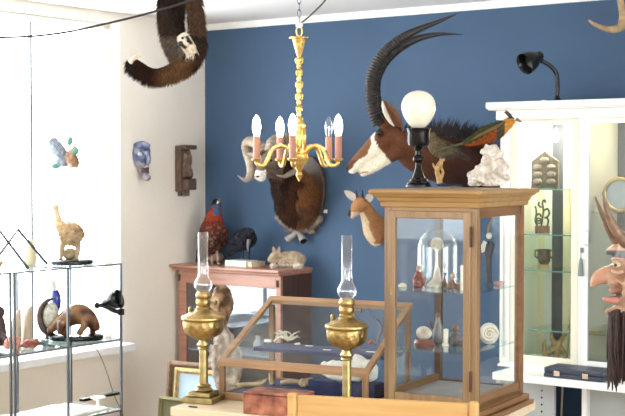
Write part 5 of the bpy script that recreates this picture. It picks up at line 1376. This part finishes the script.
# leaning sheet inside bottom
# ================================================================== INSIDE THE VITRINE
def VT(x, y, z): return V((T(a0, b0).x, T(a0, b0).y, 0)) + A * x + B * y + V((0, 0, z))
def small(nm, lb, cat, pts, m, p, rad=None, n=8, group=None):
    pts = [tuple(c * 1.35 for c in q) for q in pts]
    g = G(); sp = spline(pts, 4); g.tube([p + V(q[:3]) for q in sp], [q[3] for q in sp], n)
    o = build(g, nm, m, None, True, smooth=True); tag(o, lb, cat, group); return o
def onF(x, y): return on_z(x, y, ZF)
def onS(x, y): return on_z(x, y, ZS)
small('jaw_bone', 'small tan forked jaw bone on the navy felt at the left of the showcase', 'bone', [(-.035, 0, .006, .005), (0, .005, .006, .007), (.03, 0, .008, .006), (.045, -.01, .02, .003)], bone, onF(250, 387))
small('tooth', 'upright tan tooth left of the jaw bone in the showcase', 'tooth', [(0, 0, .002, .007), (-.003, 0, .018, .006), (-.008, 0, .034, .002)], bone, onF(272, 385))
small('jaw_bone', 'flat tan bone in the middle of the showcase floor', 'bone', [(-.03, 0, .006, .006), (0, 0, .010, .008), (.03, .004, .006, .005)], mat('pale_bone', (.66, .52, .34), .6, var=.3, scale=40), onF(291, 385))
rock('fossil_slab', 'light brown fossil slab on the navy felt right of the bones', 'fossil', onF(313, 386), .042, mat('sandy_stone', (.50, .38, .25), .8, var=.2, bump=.4), seed=21, sq=(1.5, 1, .35))
rock('small_fossil', 'small dark brown fossil beside the fossil slab', 'fossil', onF(334, 386), .020, brn, seed=22, sq=(1.3, 1, .5))
small('horn_tip', 'curved dark horn tip on the felt before the right lamp', 'horn', [(-.02, 0, .005, .005), (0, 0, .012, .005), (.02, 0, .006, .002)], mat('dark_horn', (.028, .022, .020), .4), onF(337, 383))
rock('patterned_stone', 'blue and white patterned stone at the right end of the showcase floor', 'stone', onF(357, 387), .026, mat('blue_white_stone', (.10, .12, .26), .4, col2=(.8, .8, .82), scale=45), seed=23, sq=(1.2, 1, .6))
# white skull-like cast
p = onF(345, 380); 
g = G(); Yk = T(a0 + vw * .66, b0 + vd * .40).y; zk0 = ZF
c0 = VT(vw * .745, vd * .43, TZ + .075)
for dx, dy, dz, rx, ry, rz_ in ((.03, 0, .040, .060, .045, .040), (-.05, 0, .032, .055, .03, .026), (-.10, 0, .030, .022, .024, .022), (.09, 0, .034, .035, .038, .032), (-.02, -.02, .014, .08, .024, .014), (.02, -.03, .05, .03, .015, .015)):
    M_ = rotz(TR); g.ball(c0 + M_ @ V((dx * .98, dy * .7, dz * 1.3)), (rx * .9, ry * .7, rz_ * 1.3), 14, 10, M_)
og = organic(g, .004, 5, .5, .003, 50)
tag(build(og, 'skull_cast', plaster, None, True, smooth=True), 'white skull-shaped cast lying behind the right oil lamp in the showcase', 'skull')
# upper felt shelf items
small('branch_coral', 'pale branching coral on a card base at the left of the felt shelf', 'coral', [(-.03, 0, .004, .003), (-.01, 0, .018, .0035), (.02, 0, .010, .003), (.04, 0, .022, .002)], ivory, onS(284, 343))
g = G(); rnd = random.Random(44); pc_ = onS(288, 342)
for q in range(14):
    a = rnd.uniform(0, 2 * PI); L_ = rnd.uniform(.03, .06); e = V((math.cos(a) * L_, math.sin(a) * L_ * .5, rnd.uniform(.012, .05)))
    g.tube([pc_ + V((0, 0, .004)), pc_ + e * .5 + V((0, 0, .012)), pc_ + e], [.0035, .003, .0012], 6)
tag(build(g, 'branch_coral', ivory, None, True, smooth=True), 'bushy pale coral spreading its twigs on the felt shelf', 'coral')
small('branch_coral', 'loop of pale coral right beside the first coral on the felt shelf', 'coral', [(-.02, .01, .004, .003), (0, .01, .024, .003), (.025, .01, .028, .002), (.04, .01, .006, .002)], ivory, onS(280, 342))
def crd_(px, py, fn, lb, w_=.03, h_=.014, tall=0):
    p = fn(px, py); g = G()
    g.box(-w_ / 2, w_ / 2, -h_ / 2, h_ / 2, 0, .0015 if not tall else tall)
    o = build(g, 'label_card', card); o.location = p; o.rotation_euler[2] = TR; tag(o, lb, 'card', 'label cards'); return o
crd_(268, 342, onS, 'white label card at the left end of the felt shelf', .03, .012, .010)
crd_(309, 346, onS, 'white label card in the middle of the felt shelf')
crd_(371, 352, onS, 'white label card at the right end of the felt shelf', .036, .016)
crd_(327, 350, onS, 'white label card left of the right lamp on the felt shelf')
rock('red_pebble', 'round reddish pebble behind the right oil lamp on the felt shelf', 'stone', onS(372, 345), .016, redm, seed=31)
small('dried_seahorse', 'dark wiry dried twig standing at the right end of the felt shelf', 'twig', [(0, 0, .0, .003), (-.006, 0, .03, .004), (.006, 0, .06, .005), (-.008, 0, .085, .003), (-.015, 0, .09, .002)], mat('grey_twig', (.16, .14, .14), .7), onS(380, 350))
rock('small_shell', 'little pale shell left on the felt shelf near the lid rail', 'shell', onS(297, 345), .010, ivory, seed=33, sq=(1.5, 1, .6))

# ================================================================== FIGURE BEHIND LEFT LAMP
p = at(224, 340, 6.0); pl_ = V((p.x, p.y, 0)); zb2 = .50
ped = build(G().box(-.10, .10, -.10, .10, 0, zb2), 'plinth', mat('grey_plinth', (.3, .28, .26), .8), None, bevel=.004); ped.location = pl_; tag(ped, 'plain grey plinth under the weathered figure behind the table', 'plinth')
o = thing('weathered_figure', 'weathered wooden figure with a dark brown head behind the left oil lamp', 'statue', V((p.x, p.y, zb2)), 0)
YF = 6.0
g = G(); chain(g, [(227, 418, 0, 14), (227, 395, 0, 13.5), (226, 370, 0, 13), (225, 350, 0, 12.5), (223, 335, 0, 11), (222, 326, 0, 6)], YF, 16, .8, 4)
chain(g, [(234, 345, -.03, 5), (238, 365, -.04, 5), (234, 385, -.06, 4)], YF, 10); chain(g, [(214, 345, -.03, 4), (213, 365, -.05, 4), (220, 382, -.07, 3.5)], YF, 10)
og = organic(g, .007, 2, .5, .012, 22); og.v = [V((q.x, q.y, max(q.z, zb2 + .001))) for q in og.v]
skinned(og, 'torso', o, lambda p: mixc((.30, .25, .21), (.52, .46, .40), .5 + mnoise.noise(V((p.x * 40, p.y * 40, p.z * 9))) * 1.6), painted('weathered_wood', .8, .2, .3, 40, bump=.8))
g = G(); blob(g, 222, 303, YF, 11.5, 12, 19); blob(g, 221, 315, YF - .03, 8, 8, 12); chain(g, [(219, 300, -.055, 2), (218.5, 308, -.075, 2.2), (219, 312, -.07, 2.4)], YF, 8); chain(g, [(214, 301, -.05, 2), (224, 301, -.055, 2)], YF, 8); chain(g, [(216, 319, -.06, 1.8), (222, 319, -.06, 1.8)], YF, 8)
og = organic(g, .005, 2, .5, .006, 45)
skinned(og, 'head', o, lambda p: mixc((.085, .045, .025), (.33, .21, .12), .5 + mnoise.noise(p * 24) * 1.5), painted('weathered_wood', .8))

# ================================================================== WHITE CABINET CONTENTS
def oj(px, j, z): return R(on_j(px, j)[1], j, z)
p = oj(544.5, .22, shz[0]); k = p.y / F
o = thing('slate_shrine', 'dark carved shrine plaque with a pointed top on the top left glass shelf', 'plaque', p, RA)
# undo turn: plaque faces the viewer side of the cabinet
w2 = 12 * k / math.cos(RA); h1 = 27 * k; h2 = 37.5 * k
sl = mat('slate_carving', (.05, .048, .04), .5, var=.4, scale=70, bump=.8, bscale=90)
build(G().prism([V(q) for q in ((-w2, 0, 0), (w2, 0, 0), (w2, 0, h1), (0, 0, h2), (-w2, 0, h1))], (0, .016, 0)), 'slab', sl, o, bevel=.002)
for x, z in ((-.5, .15), (.5, .15), (-.5, .42), (.5, .42), (-.5, .68), (.5, .68), (0, .95)):
    g = G().ball((x * w2, -.002, z * h1 + .014), (w2 * .34, .008, h1 * .11), 12, 8); build(g, 'carved_niche', mat('pale_slate', (.12, .11, .095), .6, var=.3, scale=60), o, smooth=True)
build(G().box(-w2, w2, -.006, .02, -.0, .006), 'foot_rail', sl, o, bevel=.001)
p = oj(542.5, .24, shz[1]); k = p.y / F
o = thing('bronze_ornament', 'green bronze scroll ornament on a brown block on the second glass shelf', 'figurine', p, 0)
grn = mat('verdigris_bronze', (.035, .07, .05), .5, .4, var=.4, scale=60)
build(G().box(-7 * k, 7 * k, -.015, .015, 0, 7 * k), 'block', brn, o, bevel=.002)
g = G()
for pts in ([(-1, 7), (0, 14), (1, 22), (0, 30), (2, 33), (3, 30)], [(0, 13), (-5, 12), (-6, 17), (-3, 19), (-1, 16)], [(1, 22), (5, 24), (7, 20), (5, 16), (2, 15)], [(-5, 7), (-7, 12), (-6, 20), (-7, 27)], [(5, 7), (6, 12), (4, 16)], [(-1, 25), (-4, 28), (-3, 31)]):
    g.tube([V((a * k, 0, b * k)) for a, b in spline(pts, 4)], 1.0 * k, 7)
g.tube([V((-3.5 * k + 2.6 * k * math.cos(a), 0, 12 * k + 2.6 * k * math.sin(a))) for a in [2 * PI * q / 14 for q in range(14)]], .8 * k, 6, closed=True)
build(g, 'scrollwork', grn, o, smooth=True)
p = oj(544.5, .24, shz[2]); k = p.y / F
o = thing('owl_cup', 'small two-eared bronze cup on a brown foot on the third glass shelf', 'cup', p, 0)
build(G().box(-5 * k, 5 * k, -.014, .014, 0, 4 * k), 'foot_block', mat('pale_block', (.6, .45, .25), .5), o, bevel=.001)
build(G().lathe([(4 * k, 4 * k), (6 * k, 7 * k), (7 * k, 12 * k), (6.4 * k, 15 * k), (7.4 * k, 19 * k), (6.6 * k, 19 * k), (5.5 * k, 14 * k), (.002, 8 * k)], n=22), 'cup_bowl', mat('brown_bronze', (.10, .075, .05), .4, .3, var=.4, scale=60), o, smooth='auto')
for s_ in (-1, 1): build(G().tube([V((s_ * a * k, 0, b * k)) for a, b in ((6, 18), (9, 18), (9, 12), (6.5, 10))], .8 * k, 7), 'cup_handle', mat('brown_bronze', (.10, .075, .05), .4), o, smooth=True)
# driftwood antler at the bottom
p = oj(556, .22, ZD + .025); k = p.y / F; yb = px_of(p)[1]
o = thing('driftwood', 'branched tan driftwood standing on the floor of the white cabinet', 'branch', p, 0)
g = G(); Yz = p.y
for pts in ([(545, yb - 2, 0, 3), (550, yb - 8, 0, 3.2), (556, yb - 12, 0, 3.5), (562, yb - 20, 0, 2.6), (568, yb - 30, 0, 1.6), (571, yb - 36, 0, .6)], [(556, yb - 2, 0, 3), (557, yb - 12, 0, 3.4), (552, yb - 20, 0, 2.4), (551, yb - 30, 0, 1)], [(566, yb - 2, .02, 2.6), (560, yb - 12, 0, 2.8)], [(545, yb - 2, 0, 3), (544, yb - 14, 0, 1.8), (546, yb - 20, 0, .8)]):
    chain(g, pts, Yz, 9)
og = organic(g, .004, 1, .4, .003, 60); og.v = [V((q.x, q.y, max(q.z, p.z))) for q in og.v]
build(og, 'wood', mat('tan_driftwood', (.42, .28, .15), .7, var=.35, scale=40, bump=.5), o, True, smooth=True)
# ring behind right door
p = oj(620, .30, zr); Yr = p.y; k = Yr / F
o = thing('brass_ring_frame', 'round brass-framed disc on the shelf behind the right cabinet door', 'frame', p, RA)
g = G(); rr = 16 * k
g.tube([V((rr * math.cos(a), 0, rr + .006 + rr * math.sin(a))) for a in [2 * PI * q / 32 for q in range(32)]], .012, 10, closed=True); build(g, 'ring', gilt, o, smooth=True)
build(G().lathe([(rr * .95, -.003), (rr * .95, .003)], (0, 0, rr + .006), 32, Matrix.Rotation(PI / 2, 4, 'X')), 'disc', mat('pearly_disc', (.75, .78, .85), .15, var=.1), o)
g = G(); g.box(-.03, .03, -.004, 0, 0, .016); o = build(g, 'gold_label', mat('gold_label', (.62, .45, .12), .4, .3)); o.location = oj(597, JW - .065, zr2); o.rotation_euler[2] = RA; tag(o, 'small gold label on the dark lower shelf behind the right cabinet door', 'label')
# tassel on the keyhole
p = at(582, 252, on_j(582, JW)[0]) + E2 * .012
o = thing('key_tassel', 'small green-grey tassel hanging from the white cabinet key', 'tassel', p, 0)
k = p.y / F
build(G().tube([p, p + V((0, 0, -6 * k))], .0016, 6), 'loop', grn, o, True)
build(G().lathe([(.8 * k, 0), (1.8 * k, -2 * k), (2 * k, -5 * k), (2.4 * k, -6 * k), (3.0 * k, -18 * k), (.5 * k, -18 * k)], p + V((0, 0, -6 * k)), 12), 'fringe', mat('greygreen_thread', (.20, .26, .24), .9, stretch=(60, 60, 2)), o, True, smooth='auto')

# ================================================================== DEVIL MASK AT THE RIGHT EDGE
YM = 5.5
o = thing('devil_mask', 'large wooden devil mask with long hooked nose, horns and dark hair at the right edge', 'mask', at(640, 320, YM), 0)
g = G()
blob(g, 643, 262, YM, 31, 28, 38); blob(g, 642, 296, YM, 26, 24, 28)
chain(g, [(630, 246, 0, 13), (618, 249, 0, 8), (610, 251.5, -.01, 4.5), (605.5, 253, -.01, 2.6)], YM)
chain(g, [(624, 271, -.02, 11), (612, 274, -.02, 10), (604, 275.5, -.02, 8.5), (597, 279, -.02, 6.8), (593.5, 283, -.02, 4.4), (592, 287.5, -.02, 2.4)], YM)
chain(g, [(622, 281, -.05, 7), (613, 282, -.05, 5), (608.5, 281.5, -.055, 3.4)], YM)
chain(g, [(626, 287, -.02, 8), (615, 289.5, -.02, 4.5), (609, 291, -.02, 2.8)], YM)
chain(g, [(626, 300, -.02, 6), (612, 300, -.02, 3.6), (602.5, 298.5, -.02, 2.3)], YM)
chain(g, [(630, 311, 0, 12), (617, 314, 0, 9.5), (609, 317, 0, 6)], YM)
chain(g, [(612, 311, -.01, 4), (605, 312.5, -.01, 2.8)], YM)
chain(g, [(636, 277, -.11, 9), (630, 287, -.09, 7), (624, 296, -.07, 4)], YM)
chain(g, [(611, 270, -.075, 2), (617, 273, -.10, 2.2), (624, 271, -.115, 2)], YM); chain(g, [(612, 259, -.05, 1.8), (618, 258, -.085, 2.2), (626, 261, -.11, 2)], YM)
chain(g, [(616, 279, -.07, 1.6), (622, 284, -.09, 1.8), (626, 292, -.09, 1.6)], YM)
og = organic(g, .006, 3, .5, .004, 22)
def vcol(p):
    x, y = px_of(p); n = mnoise.noise(p * 12)
    c = mixc((.56, .36, .24), (.40, .22, .14), .5 + n * 1.4)
    if y < 250: c = mixc(c, (.60, .42, .30), .5)
    if 250.5 < y < 256 + (x - 604) * .1 and x < 632: c = (.11, .11, .12)
    if x < 606 and 262 < y < 292: c = mixc(c, (.50, .20, .12), .5)
    if 293.5 < y < 297.5 and x < 622: c = (.05, .02, .02)
    if 297 < y < 304 and x < 618: c = (.55, .22, .17)
    return c
skinned(og, 'carved_face', o, vcol, painted('lacquered_face', .35, .5, .12, 30))
build(blob(G(), 617, 265, YM - .085, 3.8, 3, 3.0), 'eye', mat('eye_white', (.55, .45, .26), .2), o, True, smooth=True)
build(blob(G(), 615.4, 265, YM - .099, 1.5, 1, 1.6), 'pupil', eye_m, o, True, smooth=True)
chain_ = [(595, 196.5, -.02, .8), (599, 207, -.02, 1.8), (604, 219, -.02, 2.8), (610, 231, -.01, 4), (618, 242, 0, 5.5), (628, 250, .02, 7)]
P_, Rr = ringed(chain_, YM, 10, .9, .04); build(G().tube(P_, Rr, 12), 'horn', mat('brown_horn', (.22, .135, .085), .4, var=.35, scale=25), o, True, smooth=True)
chain_ = [(602.5, 192, -.10, .8), (605, 203, -.10, 2.2), (609, 216, -.09, 3.6), (615, 229, -.08, 5), (624, 240, -.06, 6.5), (634, 247, -.03, 8)]
P_, Rr = ringed(chain_, YM, 10, .9, .04); build(G().tube(P_, Rr, 12), 'horn', mat('brown_horn', (.22, .135, .085), .4), o, True, smooth=True)
g = G(); rnd = random.Random(12)
for q in range(260):
    x = rnd.uniform(609, 668); d = rnd.uniform(-.09, .10); x1 = x + rnd.uniform(-3, 3); yb = rnd.uniform(352, 384) if rnd.random() < .8 else rnd.uniform(380, 392)
    pts = spline([(x, 312 + rnd.uniform(-3, 6)), ((x + x1) / 2 + rnd.uniform(-1, 1), 340), (x1, yb)], 3)
    g.tube([at(a, b, YM + d) for a, b in pts], [1.5 * YM / F * (1 - .6 * i / len(pts)) for i in range(len(pts))], 5)
build(g, 'long_hair', mat('dark_brown_hair', (.045, .022, .018), .6, var=.5, scale=60), o, True, smooth=True)
pp = at(645, 320, YM + .04)
st = thing('mask_stand', 'black pole stand holding the devil mask', 'stand', V((pp.x, pp.y, 0)), 0)
build(G().tube([V((0, 0, .02)), V((0, 0, at(645, 300, YM).z))], .012, 12), 'pole', black_m, st)
build(G().lathe([(.16, 0), (.16, .015), (.03, .02)], n=32), 'foot', black_m, st, smooth='auto')
